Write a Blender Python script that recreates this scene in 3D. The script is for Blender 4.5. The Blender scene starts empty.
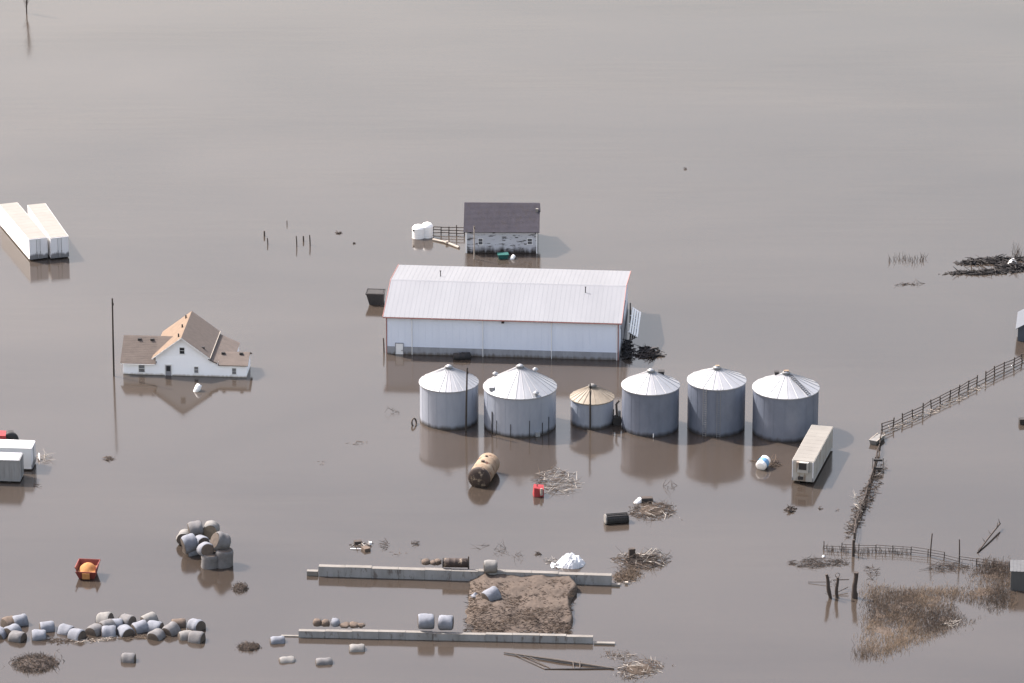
import bpy, math, random
from mathutils import Vector, Matrix, noise
R = math.radians
rnd = random.Random(7)
sc = bpy.context.scene
col = sc.collection

# ------------------------------------------------------------------ camera
PITCH, FPX, H = R(20.5), 5000.0, 232.0
CAM = Vector((0, -H / math.tan(PITCH), H))
SP, CP = math.sin(PITCH), math.cos(PITCH)
def P(px, py, z=0.0):
    """ground point (height z) where the photo shows pixel px,py"""
    u, v = px - 512.0, py - 341.5
    d = Vector((u, CP * FPX - SP * v, -SP * FPX - CP * v))
    t = (z - H) / d.z
    return CAM + d * t
def S(py):
    return (FPX * SP + (py - 341.5) * CP) / H      # pixels per metre at that row of water
cam = bpy.data.cameras.new('camera'); cam.sensor_width = 36; cam.lens = FPX / 1024 * 36
cam.clip_start = 5; cam.clip_end = 40000
co = bpy.data.objects.new('camera', cam); col.objects.link(co)
co.location = CAM; co.rotation_euler = (math.pi / 2 - PITCH, 0, 0)
sc.camera = co

# ------------------------------------------------------------------ light
SUN_EL = R(49)
shadow = Vector((0.84, -0.54, 0)).normalized()
to_sun = Vector((-shadow.x * math.cos(SUN_EL), -shadow.y * math.cos(SUN_EL), math.sin(SUN_EL)))
sun = bpy.data.lights.new('sun', 'SUN'); sun.energy = 5.0; sun.angle = R(0.6); sun.color = (1.0, 0.955, 0.92)
so = bpy.data.objects.new('sun', sun); col.objects.link(so)
so.rotation_euler = to_sun.to_track_quat('Z', 'Y').to_euler(); so.location = (-60, 60, 120)
w = bpy.data.worlds.new('World'); sc.world = w; w.use_nodes = True
nt = w.node_tree
bg = nt.nodes['Background']
sky = nt.nodes.new('ShaderNodeTexSky'); sky.sky_type = 'NISHITA'; sky.sun_disc = False
sky.sun_elevation = SUN_EL; sky.sun_rotation = math.atan2(to_sun.x, to_sun.y)
sky.dust_density = 3.4; sky.air_density = 1.9; sky.ozone_density = 0.3
tn = nt.nodes.new('ShaderNodeMix'); tn.data_type = 'RGBA'; tn.blend_type = 'MULTIPLY'; tn.inputs[0].default_value = 1.0; tn.inputs[7].default_value = (1.13, .985, .985, 1)   # colour balance of the sky light: warmer, less green
nt.links.new(sky.outputs[0], tn.inputs[6]); nt.links.new(tn.outputs[2], bg.inputs[0]); bg.inputs[1].default_value = 0.15
sc.view_settings.view_transform = 'Standard'; sc.view_settings.look = 'None'
sc.view_settings.exposure = 1.03; sc.view_settings.gamma = 1
sc.render.engine = 'CYCLES'

# ------------------------------------------------------------------ materials
def mat(name, c, rough=0.7, metal=0.0, c2=None, scale=1.0, amt=0.5, stretch=(1, 1, 1), bump=0.0, bscale=None, spec=0.4, c3=None, s3=6.0):
    """base colour mottled towards c2 by stretched noise, an optional second set of small patches c3, noise bump"""
    m = bpy.data.materials.new(name); m.use_nodes = True
    n, l = m.node_tree.nodes, m.node_tree.links
    b = n['Principled BSDF']
    b.inputs['Roughness'].default_value = rough; b.inputs['Metallic'].default_value = metal
    b.inputs['Specular IOR Level'].default_value = spec
    c = tuple(c) + (1,) if len(c) == 3 else c
    tc = n.new('ShaderNodeTexCoord'); mp = n.new('ShaderNodeMapping'); mp.inputs['Scale'].default_value = stretch
    l.new(tc.outputs['Object'], mp.inputs[0])
    oi = n.new('ShaderNodeObjectInfo')
    off = n.new('ShaderNodeVectorMath'); off.operation = 'ADD'
    mul = n.new('ShaderNodeMath'); mul.operation = 'MULTIPLY'; mul.inputs[1].default_value = 37.0
    l.new(oi.outputs['Random'], mul.inputs[0]); l.new(mp.outputs[0], off.inputs[0]); l.new(mul.outputs[0], off.inputs[1])
    tx = n.new('ShaderNodeTexNoise'); tx.inputs['Scale'].default_value = scale; tx.inputs['Detail'].default_value = 7; tx.inputs['Roughness'].default_value = 0.65
    l.new(off.outputs[0], tx.inputs['Vector'])
    if c2 is None: c2 = tuple(x * 0.72 for x in c[:3])
    rp = n.new('ShaderNodeValToRGB'); rp.color_ramp.elements[0].position = 0.5 - 0.2 ; rp.color_ramp.elements[1].position = 0.5 + 0.2
    rp.color_ramp.elements[0].color = tuple(c2) + (1,)
    rp.color_ramp.elements[1].color = c
    l.new(tx.outputs['Fac'], rp.inputs[0])
    mx = n.new('ShaderNodeMix'); mx.data_type = 'RGBA'; mx.inputs[0].default_value = amt
    mx.inputs[6].default_value = c; l.new(rp.outputs[0], mx.inputs[7])
    out = mx.outputs[2]
    if c3 is not None:
        t3 = n.new('ShaderNodeTexNoise'); t3.inputs['Scale'].default_value = s3; t3.inputs['Detail'].default_value = 5; t3.inputs['Roughness'].default_value = 0.7
        l.new(off.outputs[0], t3.inputs['Vector'])
        r3 = n.new('ShaderNodeValToRGB'); r3.color_ramp.elements[0].position = 0.54; r3.color_ramp.elements[1].position = 0.62
        l.new(t3.outputs['Fac'], r3.inputs[0])
        m3 = n.new('ShaderNodeMix'); m3.data_type = 'RGBA'; l.new(r3.outputs[0], m3.inputs[0]); l.new(out, m3.inputs[6]); m3.inputs[7].default_value = tuple(c3) + (1,)
        out = m3.outputs[2]
    l.new(out, b.inputs['Base Color'])
    if bump:
        bt = n.new('ShaderNodeTexNoise'); bt.inputs['Scale'].default_value = bscale or scale * 4; bt.inputs['Detail'].default_value = 4
        l.new(off.outputs[0], bt.inputs['Vector'])
        bp = n.new('ShaderNodeBump'); bp.inputs['Strength'].default_value = bump; bp.inputs['Distance'].default_value = 0.05
        l.new(bt.outputs['Fac'], bp.inputs['Height']); l.new(bp.outputs[0], b.inputs['Normal'])
    m['out'] = 1
    return m
def stain_line(m, z, colr, soft=0.35, fuzz=0.5):
    """a flood stain: dried mud, on the peeling boards with reflection painted in, up to an uneven line at local height z"""
    n, l = m.node_tree.nodes, m.node_tree.links
    b = n['Principled BSDF']; src = b.inputs['Base Color'].links[0].from_socket
    tc = n.new('ShaderNodeTexCoord'); sx = n.new('ShaderNodeSeparateXYZ'); l.new(tc.outputs['Object'], sx.inputs[0])
    t = n.new('ShaderNodeTexNoise'); t.inputs['Scale'].default_value = 1.3; t.inputs['Detail'].default_value = 6
    mp = n.new('ShaderNodeMapping'); mp.inputs['Scale'].default_value = (1.6, 1.6, 0.25); l.new(tc.outputs['Object'], mp.inputs[0]); l.new(mp.outputs[0], t.inputs['Vector'])
    a = n.new('ShaderNodeMath'); a.operation = 'MULTIPLY_ADD'; a.inputs[1].default_value = fuzz * 2; l.new(t.outputs['Fac'], a.inputs[0]); l.new(sx.outputs['Z'], a.inputs[2])
    mr = n.new('ShaderNodeMapRange'); mr.inputs['From Min'].default_value = z + fuzz + soft; mr.inputs['From Max'].default_value = z + fuzz - soft
    l.new(a.outputs[0], mr.inputs['Value'])
    mx = n.new('ShaderNodeMix'); mx.data_type = 'RGBA'; mx.inputs[7].default_value = tuple(colr) + (1,)
    l.new(mr.outputs[0], mx.inputs[0]); l.new(src, mx.inputs[6]); l.new(mx.outputs[2], b.inputs['Base Color'])
    return m

M = {}
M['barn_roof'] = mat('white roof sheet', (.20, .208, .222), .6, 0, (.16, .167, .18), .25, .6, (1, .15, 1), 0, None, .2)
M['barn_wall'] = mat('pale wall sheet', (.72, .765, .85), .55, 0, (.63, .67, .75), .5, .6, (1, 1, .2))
M['wainscot'] = stain_line(mat('grey wainscot sheet', (.34, .35, .375), .6, 0, (.20, .20, .205), 1.2, .7, (1, 1, .25)), .2, (.13, .115, .10), .2, .5)
M['red_trim'] = mat('faded red trim', (.34, .15, .13), .6)
M['white_paint'] = mat('white paint', (.80, .80, .79), .45, 0, (.70, .69, .66), .8, .5)
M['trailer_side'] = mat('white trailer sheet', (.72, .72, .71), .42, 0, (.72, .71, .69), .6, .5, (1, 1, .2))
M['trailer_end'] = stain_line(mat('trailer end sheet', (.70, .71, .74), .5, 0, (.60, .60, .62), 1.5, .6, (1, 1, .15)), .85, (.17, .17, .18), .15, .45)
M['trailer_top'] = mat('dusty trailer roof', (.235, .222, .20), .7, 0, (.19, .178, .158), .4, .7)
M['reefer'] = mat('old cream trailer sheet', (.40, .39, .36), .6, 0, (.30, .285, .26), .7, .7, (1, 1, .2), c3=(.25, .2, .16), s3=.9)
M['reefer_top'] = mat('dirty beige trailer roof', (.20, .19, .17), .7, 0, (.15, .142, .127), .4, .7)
M['grey_ribs'] = mat('grey ribbed steel', (.30, .31, .32), .55, .2, (.17, .16, .15), 1.5, .6, (1, 1, .2))
M['house_wall'] = stain_line(mat('white clapboard', (.93, .94, .96), .6, 0, (.88, .89, .91), .5, .5), .12, (.42, .38, .33), .15, .2)
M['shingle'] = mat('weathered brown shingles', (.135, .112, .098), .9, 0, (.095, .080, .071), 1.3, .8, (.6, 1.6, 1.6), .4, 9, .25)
M['shingle_main'] = mat('tan shingles in sunlit tone', (.185, .135, .098), .9, 0, (.135, .10, .074), 1.1, .8, (.8, .8, 1.6), .4, 9, .25)  # lighter copy for the sunward slope, sunlight put into the colour
M['shingle_grey'] = mat('dark grey shingles', (.064, .060, .072), .92, 0, (.042, .040, .048), 1.0, .8, (1.3, .5, .5), .4, 8, .12, c3=(.053, .048, .052), s3=2.2)
M['peel'] = stain_line(mat('peeling white boards', (.52, .53, .56), .75, 0, (.40, .40, .42), .6, .6, (.5, .5, 1.6), .2, 6, .3, c3=(.07, .065, .065), s3=1.6), .55, (.045, .038, .036), .4, .9)  # dark foot: flood dirt plus water reflection put into the colour
M['glass'] = mat('dark window glass', (.02, .022, .025), .12, 0, None, 1, .2, spec=.6)
M['grey_door'] = mat('weathered grey door', (.26, .26, .28), .6)
M['dark'] = mat('dark steel', (.022, .022, .024), .75, .0, (.05, .045, .04), 3, .6)
M['black'] = mat('black rubber', (.015, .015, .016), .7, 0, (.03, .028, .026), 4, .6)
M['galv'] = stain_line(mat('galvanised sheet', (.36, .395, .46), .5, .35, (.25, .28, .34), .45, .7, (1.2, 1.2, .4), 0.0), .35, (.075, .07, .068), .25, .3)
M['galv_dark'] = stain_line(mat('dulled galvanised sheet', (.21, .237, .295), .5, .35, (.125, .147, .193), .35, .8, (1, 1, .6), 0.0), .35, (.05, .05, .055), .25, .3)
M['galv_roof'] = mat('bright galvanised roof', (.33, .34, .355), .5, .3, (.26, .268, .28), .45, .7)
M['tan_roof'] = mat('rusty tan bin roof', (.27, .235, .185), .65, .1, (.18, .148, .11), .8, .8)
M['concrete'] = mat('weathered concrete', (.27, .275, .28), .85, 0, (.17, .17, .165), .7, .8, (1, 1, .35), .3, 8, .25, c3=(.12, .11, .105), s3=1.1)
M['concrete_top'] = mat('pale concrete', (.20, .19, .175), .85, 0, (.125, .116, .105), .6, .8, (1, 1, 1), .3, 8, .25)
M['wood'] = mat('grey old wood', (.105, .092, .082), .85, 0, (.055, .046, .04), 2, .7, (1, 1, 1), .3, 8, .2)
M['pole'] = mat('creosoted pole', (.05, .042, .036), .85, 0, (.03, .026, .022), 2, .7, (1, 1, .2))
M['pale_wood'] = mat('bleached wood', (.38, .34, .29), .8, 0, (.24, .21, .18), 2, .7)
M['twig'] = mat('dark wet twigs', (.060, .047, .040), .85, 0, (.032, .025, .022), 2, .7)
M['twig_brown'] = mat('brown twigs', (.125, .093, .070), .85, 0, (.07, .052, .04), 2, .7)
M['twig_pale'] = mat('bleached twigs', (.42, .39, .35), .8, 0, (.25, .22, .19), 2, .7)
M['char'] = mat('blackened timber', (.016, .0145, .015), .85, 0, (.03, .027, .025), 3, .7)
M['straw'] = mat('dead straw', (.23, .18, .135), .9, 0, (.155, .12, .09), .5, .7)
M['straw_brown'] = mat('brown dead grass', (.13, .10, .078), .9, 0, (.085, .066, .052), .5, .7)
M['straw_dark'] = mat('dark wet grass', (.065, .053, .045), .85, 0, (.04, .03, .025), .5, .7)
for k in ('straw', 'straw_brown', 'straw_dark'):
    n_, l_ = M[k].node_tree.nodes, M[k].node_tree.links
    tb = n_.new('ShaderNodeBsdfTranslucent'); ms = n_.new('ShaderNodeMixShader'); ms.inputs[0].default_value = .45
    pb = n_['Principled BSDF']; l_.new(pb.inputs['Base Color'].links[0].from_socket, tb.inputs['Color'])
    l_.new(pb.outputs[0], ms.inputs[1]); l_.new(tb.outputs[0], ms.inputs[2]); l_.new(ms.outputs[0], n_['Material Output'].inputs['Surface'])
M['bale'] = mat('grey net wrapped hay', (.205, .218, .248), .85, 0, (.115, .12, .135), 1.6, .8, (1, 1, 1), .5, 9, .25)
M['bale_dull'] = mat('dull wrapped hay', (.165, .162, .165), .85, 0, (.09, .086, .084), 1.6, .8, (1, 1, 1), .5, 9, .25)
M['bale_pale'] = mat('pale wrapped hay', (.21, .205, .195), .85, 0, (.13, .125, .12), 1.6, .8, (1, 1, 1), .5, 9, .25)
M['bale_brown'] = mat('brown soaked hay', (.135, .105, .085), .9, 0, (.08, .062, .05), 1.8, .8, (1, 1, 1), .6, 9, .2)
M['bale_end'] = mat('hay end', (.105, .088, .075), .9, 0, (.06, .05, .043), 3, .8, (1, 1, 1), .7, 12, .2)
M['bale_tan'] = mat('tan hay end', (.27, .215, .155), .9, 0, (.17, .135, .1), 3, .8, (1, 1, 1), .7, 12, .2)
M['rust_top'] = mat('rusted cream tank', (.29, .24, .175), .75, 0, (.18, .11, .065), .55, .9, (1, 1, 1), .2, 6, .3, c3=(.10, .045, .028), s3=1.0)
M['rust_end'] = mat('black rusted tank end', (.05, .034, .028), .75, 0, (.025, .019, .017), 1.2, .8, c3=(.24, .19, .14), s3=1.1)
M['red'] = mat('red paint', (.30, .03, .035), .5, 0, (.25, .03, .03), 2, .6)
M['wagon_red'] = mat('dull red wagon paint', (.20, .045, .038), .6, 0, (.11, .03, .026), 2, .7)
M['grain'] = mat('orange corn', (.40, .20, .075), .85, 0, (.28, .12, .045), 6, .7, (1, 1, 1), .4, 20, .2)
M['plastic_white'] = mat('white plastic', (.78, .78, .77), .4, 0, (.68, .67, .65), 1.5, .5)
M['plastic_blue'] = mat('blue plastic', (.12, .27, .46), .4)
M['green'] = mat('dark green plastic', (.018, .095, .085), .5)
M['tarp'] = mat('white tarp', (.55, .56, .58), .55, 0, (.36, .36, .36), 1.5, .6)
M['mud'] = mat('brown mud', (.098, .078, .064), .95, 0, (.062, .05, .042), .8, .85, (1, .5, 1), .8, 5, .15, c3=(.098, .08, .066), s3=1.7)
M['blue_roof'] = mat('blue grey sheet', (.085, .10, .125), .5, .2)
M['shed_wall'] = mat('dark corrugated sheet', (.115, .12, .125), .6, .2, (.07, .07, .07), 1.5, .7, (1, 1, .2))
M['foam'] = mat('floating straw scum', (.40, .36, .31), .9, 0, (.24, .20, .17), 2, .8)

# ------------------------------------------------------------------ mesh builder
class MB:
    def __init__(s): s.v, s.f, s.m, s.sm = [], [], [], []
    def add(s, vs, fs, mi=0, smooth=False, T=None):
        o = len(s.v)
        s.v += [tuple(T @ Vector(p)) for p in vs] if T is not None else [tuple(p) for p in vs]
        s.f += [tuple(i + o for i in f) for f in fs]; s.m += [mi] * len(fs); s.sm += [smooth] * len(fs)
        return s
    def box(s, c, d, mi=0, rz=0, T=None, rx=0, ry=0):
        x, y, z = d[0] / 2, d[1] / 2, d[2] / 2
        X = Matrix.Translation(c) @ Matrix.Rotation(rz, 4, 'Z') @ Matrix.Rotation(ry, 4, 'Y') @ Matrix.Rotation(rx, 4, 'X')
        if T is not None: X = T @ X
        vs = [(-x, -y, -z), (x, -y, -z), (x, y, -z), (-x, y, -z), (-x, -y, z), (x, -y, z), (x, y, z), (-x, y, z)]
        return s.add(vs, [(0, 3, 2, 1), (4, 5, 6, 7), (0, 1, 5, 4), (1, 2, 6, 5), (2, 3, 7, 6), (3, 0, 4, 7)], mi, False, X)
    def hexa(s, vs, mi=0):          # 4 bottom + 4 top corners
        return s.add(vs, [(0, 3, 2, 1), (4, 5, 6, 7), (0, 1, 5, 4), (1, 2, 6, 5), (2, 3, 7, 6), (3, 0, 4, 7)], mi)
    def slab(s, quad, t, mi=0):     # quad (4 pts, ccw from above), thickened downwards along its normal
        q = [Vector(p) for p in quad]; nrm = (q[1] - q[0]).cross(q[2] - q[0]).normalized()
        return s.hexa([p - nrm * t for p in q] + q, mi)
    def tube(s, pts, r, n=6, mi=0, smooth=True, caps=True):
        pts = [Vector(p) for p in pts]
        rs = r if isinstance(r, (list, tuple)) else [r] * len(pts)
        vs, fs = [], []
        up = None
        for i, p in enumerate(pts):
            d = (pts[min(i + 1, len(pts) - 1)] - pts[max(i - 1, 0)]).normalized()
            if up is None or abs(up.dot(d)) > .98:
                up = Vector((0, 0, 1)) if abs(d.z) < .9 else Vector((1, 0, 0))
            a = d.cross(up).normalized(); b = a.cross(d)
            for k in range(n):
                t = 2 * math.pi * k / n
                vs.append(p + a * math.cos(t) * rs[i] + b * math.sin(t) * rs[i])
        for i in range(len(pts) - 1):
            for k in range(n):
                k2 = (k + 1) % n
                fs.append((i * n + k, i * n + k2, i * n + n + k2, i * n + n + k))
        s.add(vs, fs, mi, smooth)
        if caps:
            s.add(vs[:n], [tuple(range(n))], mi); s.add(vs[-n:], [tuple(reversed(range(n)))], mi)
        return s
    def lathe(s, prof, n=32, mi=0, smooth=True, T=None, wob=0):
        vs, fs = [], []
        for r, z in prof:
            for k in range(n):
                t = 2 * math.pi * k / n
                vs.append((r * math.cos(t), r * math.sin(t), z))
        for i in range(len(prof) - 1):
            for k in range(n):
                k2 = (k + 1) % n
                fs.append((i * n + k, i * n + k2, i * n + n + k2, i * n + n + k))
        return s.add(vs, fs, mi, smooth, T)
    def cyl(s, c, r, h, n=16, mi=0, T=None):
        X = Matrix.Translation(c)
        if T is not None: X = T @ X
        s.lathe([(r, 0), (r, h)], n, mi, True, X)
        ring = [(r * math.cos(2 * math.pi * k / n), r * math.sin(2 * math.pi * k / n)) for k in range(n)]
        s.add([(x, y, h) for x, y in ring], [tuple(range(n))], mi, False, X)
        s.add([(x, y, 0) for x, y in ring], [tuple(reversed(range(n)))], mi, False, X)
        return s
    def prism(s, prof, y0, y1, mi=0):   # polygon in XZ extruded along Y
        n = len(prof)
        vs = [(x, y0, z) for x, z in prof] + [(x, y1, z) for x, z in prof]
        fs = [tuple(range(n)), tuple(reversed(range(n, 2 * n)))] + [(i, i + n, (i + 1) % n + n, (i + 1) % n) for i in range(n)]
        return s.add(vs, fs, mi)
    def prismx(s, prof, x0, x1, mi=0):  # polygon in YZ extruded along X
        n = len(prof)
        vs = [(x0, y, z) for y, z in prof] + [(x1, y, z) for y, z in prof]
        fs = [tuple(reversed(range(n))), tuple(range(n, 2 * n))] + [(i, (i + 1) % n, (i + 1) % n + n, i + n) for i in range(n)]
        return s.add(vs, fs, mi)
    def twig(s, p, d, L, r, mi=0, bend=.25, n=4, seg=3):
        d = Vector(d).normalized(); pts = [Vector(p)]
        for i in range(seg):
            d = (d + Vector((rnd.uniform(-1, 1), rnd.uniform(-1, 1), rnd.uniform(-1, 1))) * bend).normalized()
            pts.append(pts[-1] + d * L / seg)
        return s.tube(pts, [r * (1 - .7 * i / seg) for i in range(seg + 1)], n, mi, True, False)
    def blade(s, p, d, L, wd, mi=0):
        d = Vector(d).normalized(); a = d.cross(Vector((rnd.uniform(-1, 1), rnd.uniform(-1, 1), .1))).normalized() * wd / 2
        p = Vector(p); tip = p + d * L + Vector((rnd.uniform(-1, 1), rnd.uniform(-1, 1), -.3)) * L * .2
        mid = p + d * L * .55
        return s.add([p - a, p + a, mid + a * .8, mid - a * .8, tip], [(0, 1, 2, 3), (3, 2, 4)], mi)
    def build(s, name, mats, parent=None, loc=None, rz=0):
        me = bpy.data.meshes.new(name); me.from_pydata([tuple(p) for p in s.v], [], s.f)
        if not isinstance(mats, (list, tuple)): mats = [mats]
        for m in mats: me.materials.append(M[m])
        me.polygons.foreach_set('material_index', s.m); me.polygons.foreach_set('use_smooth', s.sm); me.update()
        o = bpy.data.objects.new(name, me); col.objects.link(o)
        if parent is not None: o.parent = parent
        if loc is not None: o.location = loc
        o.rotation_euler = (0, 0, rz)
        return o
def tag(o, label=None, cat=None, group=None, kind=None):
    if label: o['label'] = label
    if cat: o['category'] = cat
    if group: o['group'] = group
    if kind: o['kind'] = kind
    return o
def empty(name, loc, rz=0, label=None, cat=None, group=None):
    o = bpy.data.objects.new(name, None); col.objects.link(o)
    o.location = loc; o.rotation_euler = (0, 0, rz); o.empty_display_size = .5
    return tag(o, label, cat, group)
def copy_tree(o, parent=None, loc=None, rz=None):
    c = o.copy(); col.objects.link(c)
    if parent is not None: c.parent = parent
    if loc is not None: c.location = loc
    if rz is not None: c.rotation_euler = (0, 0, rz)
    for ch in [x for x in bpy.data.objects if x.parent == o]: copy_tree(ch, c)
    return c
def frame(pxa, pxb):
    """origin at pixel a, X axis towards pixel b on the water: origin, heading, length"""
    a, b = P(*pxa), P(*pxb); d = b - a
    return a, math.atan2(d.y, d.x), d.length

# ------------------------------------------------------------------ water
def water():
    m = bpy.data.materials.new('flood water'); m.use_nodes = True; M['water'] = m
    n, l = m.node_tree.nodes, m.node_tree.links; b = n['Principled BSDF']
    tc = n.new('ShaderNodeTexCoord')
    t = n.new('ShaderNodeTexNoise'); t.inputs['Scale'].default_value = .012; t.inputs['Detail'].default_value = 5; t.inputs['Distortion'].default_value = .6
    mp0 = n.new('ShaderNodeMapping'); mp0.inputs['Scale'].default_value = (1, 2.2, 1); l.new(tc.outputs['Object'], mp0.inputs[0]); l.new(mp0.outputs[0], t.inputs['Vector'])
    rp = n.new('ShaderNodeValToRGB'); rp.color_ramp.elements[0].position = .3; rp.color_ramp.elements[1].position = .7
    rp.color_ramp.elements[0].color = (.034, .0268, .0215, 1); rp.color_ramp.elements[1].color = (.054, .0435, .035, 1)
    l.new(t.outputs['Fac'], rp.inputs[0]); l.new(rp.outputs[0], b.inputs['Base Color'])
    b.inputs['IOR'].default_value = 1.53; b.inputs['Specular Tint'].default_value = (1, 1, 1, 1)
    # wind-ruffled bands: roughness varies in long streaks
    t2 = n.new('ShaderNodeTexNoise'); t2.inputs['Scale'].default_value = .03; t2.inputs['Detail'].default_value = 4
    mp = n.new('ShaderNodeMapping'); mp.inputs['Scale'].default_value = (.35, 2.0, 1); mp.inputs['Rotation'].default_value = (0, 0, R(6))
    l.new(tc.outputs['Object'], mp.inputs[0]); l.new(mp.outputs[0], t2.inputs['Vector'])
    mr = n.new('ShaderNodeMapRange'); mr.inputs['From Min'].default_value = .35; mr.inputs['From Max'].default_value = .7
    mr.inputs['To Min'].default_value = .09; mr.inputs['To Max'].default_value = .15
    l.new(t2.outputs['Fac'], mr.inputs['Value']); l.new(mr.outputs[0], b.inputs['Roughness'])
    # ripples
    t3 = n.new('ShaderNodeTexNoise'); t3.inputs['Scale'].default_value = .55; t3.inputs['Detail'].default_value = 3
    mp3 = n.new('ShaderNodeMapping'); mp3.inputs['Scale'].default_value = (.12, .8, 1); mp3.inputs['Rotation'].default_value = (0, 0, R(-8))
    l.new(tc.outputs['Object'], mp3.inputs[0]); l.new(mp3.outputs[0], t3.inputs['Vector'])
    mb_ = n.new('ShaderNodeMapRange'); mb_.inputs['From Min'].default_value = .38; mb_.inputs['From Max'].default_value = .66; mb_.inputs['To Min'].default_value = .05; mb_.inputs['To Max'].default_value = .20
    l.new(t2.outputs['Fac'], mb_.inputs['Value'])
    bp = n.new('ShaderNodeBump'); l.new(mb_.outputs[0], bp.inputs['Strength']); bp.inputs['Distance'].default_value = .09
    l.new(t3.outputs['Fac'], bp.inputs['Height']); l.new(bp.outputs[0], b.inputs['Normal'])
    k = 6000
    o = MB().add([(-k, -k, 0), (k, -k, 0), (k, k, 0), (-k, k, 0)], [(0, 1, 2, 3)]).build('flood_water', 'water')
    tag(o, kind='structure')
water()

# ------------------------------------------------------------------ helpers for repeated kinds of thing
def ribs_wall(mb, x0, x1, y, z0, z1, step, d=.03, wd=.06, mi=0):
    x = x0 + step / 2
    while x < x1:
        mb.box((x, y - d / 2, (z0 + z1) / 2), (wd, d, z1 - z0), mi); x += step
def window(parent, x, z, wd, h, y=0.0, label=None, frame_m='white_paint', sill=True):
    f = MB()
    t = .06
    for sx in (-1, 1): f.box((x + sx * (wd / 2 + t / 2), y - .035, z + h / 2), (t, .07, h))
    f.box((x, y - .035, z + h + t / 2), (wd + 2 * t, .07, t)); f.box((x, y - .05, z - t / 2), (wd + 2 * t + .1, .1, t))
    f.box((x, y - .03, z + h / 2), (wd, .03, .03))
    o = f.build('window', frame_m, parent)
    MB().box((x, y - .01, z + h / 2), (wd, .02, h)).build('pane', 'glass', o)
    if label: o['label'] = label
    return o

# ------------------------------------------------------------------ machine barn
def barn():
    o, a, L = frame((386.3, 353.5), (618.5, 361.0)); a += R(.6)
    D, E, RZ = 19.6, 5.25, 6.75
    t = empty('machine_barn', o, a, 'long white metal barn with pale ribbed roof and red edge trim', 'barn')
    wb = MB()
    z0 = -1.5
    wb.prismx([(0, z0), (D, z0), (D, E), (D / 2, RZ - .12), (0, E)], 0, L)
    ribs_wall(wb, .2, L - .2, 0, 1.05, E - .1, .9, .025, .07)
    wb.build('wall', 'barn_wall', t)
    sk = MB(); sk.box((L / 2, -.03, -.2), (L - .1, .05, 2.5)); ribs_wall(sk, .2, L - .2, -.055, -1.4, 1.05, .9, .025, .07)
    sk.box((L + .03, D / 2, -.2), (.05, D - .1, 2.5))
    sk.build('wainscot', 'wainscot', t)
    oh = .35
    y0, y1 = -.4, D + .4
    sl = (RZ - E) / (D / 2)
    ze = E + .1 - .4 * sl; zr = RZ + .1
    rf = MB()
    rf.slab([(-oh, y0, ze), (L + oh, y0, ze), (L + oh, D / 2, zr), (-oh, D / 2, zr)], .08)
    rf.slab([(-oh, D / 2, zr), (L + oh, D / 2, zr), (L + oh, y1, ze), (-oh, y1, ze)], .08)
    x = -oh + .3
    while x < L + oh:
        for (ya, za, yb, zb) in ((y0 + .01, ze, D / 2 - .15, zr - .15 * sl), (D / 2 + .15, zr - .15 * sl, y1 - .01, ze)):
            rf.slab([(x - .025, ya, za + .014), (x + .025, ya, za + .014), (x + .025, yb, zb + .014), (x - .025, yb, zb + .014)], .03)
        x += .61
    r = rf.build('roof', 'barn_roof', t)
    MB().prismx([(D / 2 - .28, zr - .28 * sl + .012), (D / 2 + .28, zr - .28 * sl + .012), (D / 2, zr + .03)], -oh, L + oh).build('ridge_cap', 'barn_roof', r)
    tr = MB()
    tr.box((L / 2, y0 - .03, ze - .1), (L + 2 * oh + .08, .05, .12))
    for x in (-oh - .03, L + oh + .03):
        tr.slab([(x - .03, y0, ze + .05), (x + .03, y0, ze + .05), (x + .03, D / 2, zr + .05), (x - .03, D / 2, zr + .05)], .17)
        tr.slab([(x - .03, D / 2, zr + .05), (x + .03, D / 2, zr + .05), (x + .03, y1, ze + .05), (x - .03, y1, ze + .05)], .17)
    for x in (.06, L - .06): tr.box((x, -.04, E / 2 - .8), (.13, .07, E + 1.4))
    tr.build('edge_trim', 'red_trim', t)
    for fx in (.112, .417, .712, .992):
        MB().tube([(L * fx, -.12, E - .1), (L * fx, -.12, -1.3)], .055, 6).build('downspout', 'white_paint', t)
    d = MB().box((1.75, -.085, .25), (.95, .05, 2.4)).build('door', 'white_paint', t)
    fr = MB()
    for sx in (-.52, .52): fr.box((1.75 + sx, -.1, .3), (.07, .08, 2.5))
    fr.box((1.75, -.1, 1.55), (1.11, .08, .07)); fr.build('door_frame', 'grey_door', d)
    MB().box((2.1, -.14, .55), (.1, .06, .1)).build('handle', 'dark', d)
    MB().box((L * .503, -.2, E - .35), (.35, .3, .22)).build('wall_lamp', 'dark', t)
    for px, py in ((440.5, 276.5), (585.5, 293.5)):
        q = P(px, py, 6.4) - o; q.rotate(Matrix.Rotation(-a, 3, 'Z'))
        zz = RZ + .1 - abs(q.y - D / 2) * sl
        MB().tube([(q.x, q.y, zz - .1), (q.x, q.y, zz + .75)], .06, 8).cyl((q.x, q.y, zz + .75), .11, .08, 8).build('roof_vent', 'dark', t)
    # big sliding door on the gable end in shadow
    sd = MB(); sd.box((L + .09, 7.5, 1.4), (.06, 5, 4.2)); sd.box((L + .12, 7.5, 3.65), (.1, 10.5, .15)); sd.build('sliding_door', 'grey_door', t)
    return o, a, L
B_O, B_A, B_L = barn()

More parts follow.
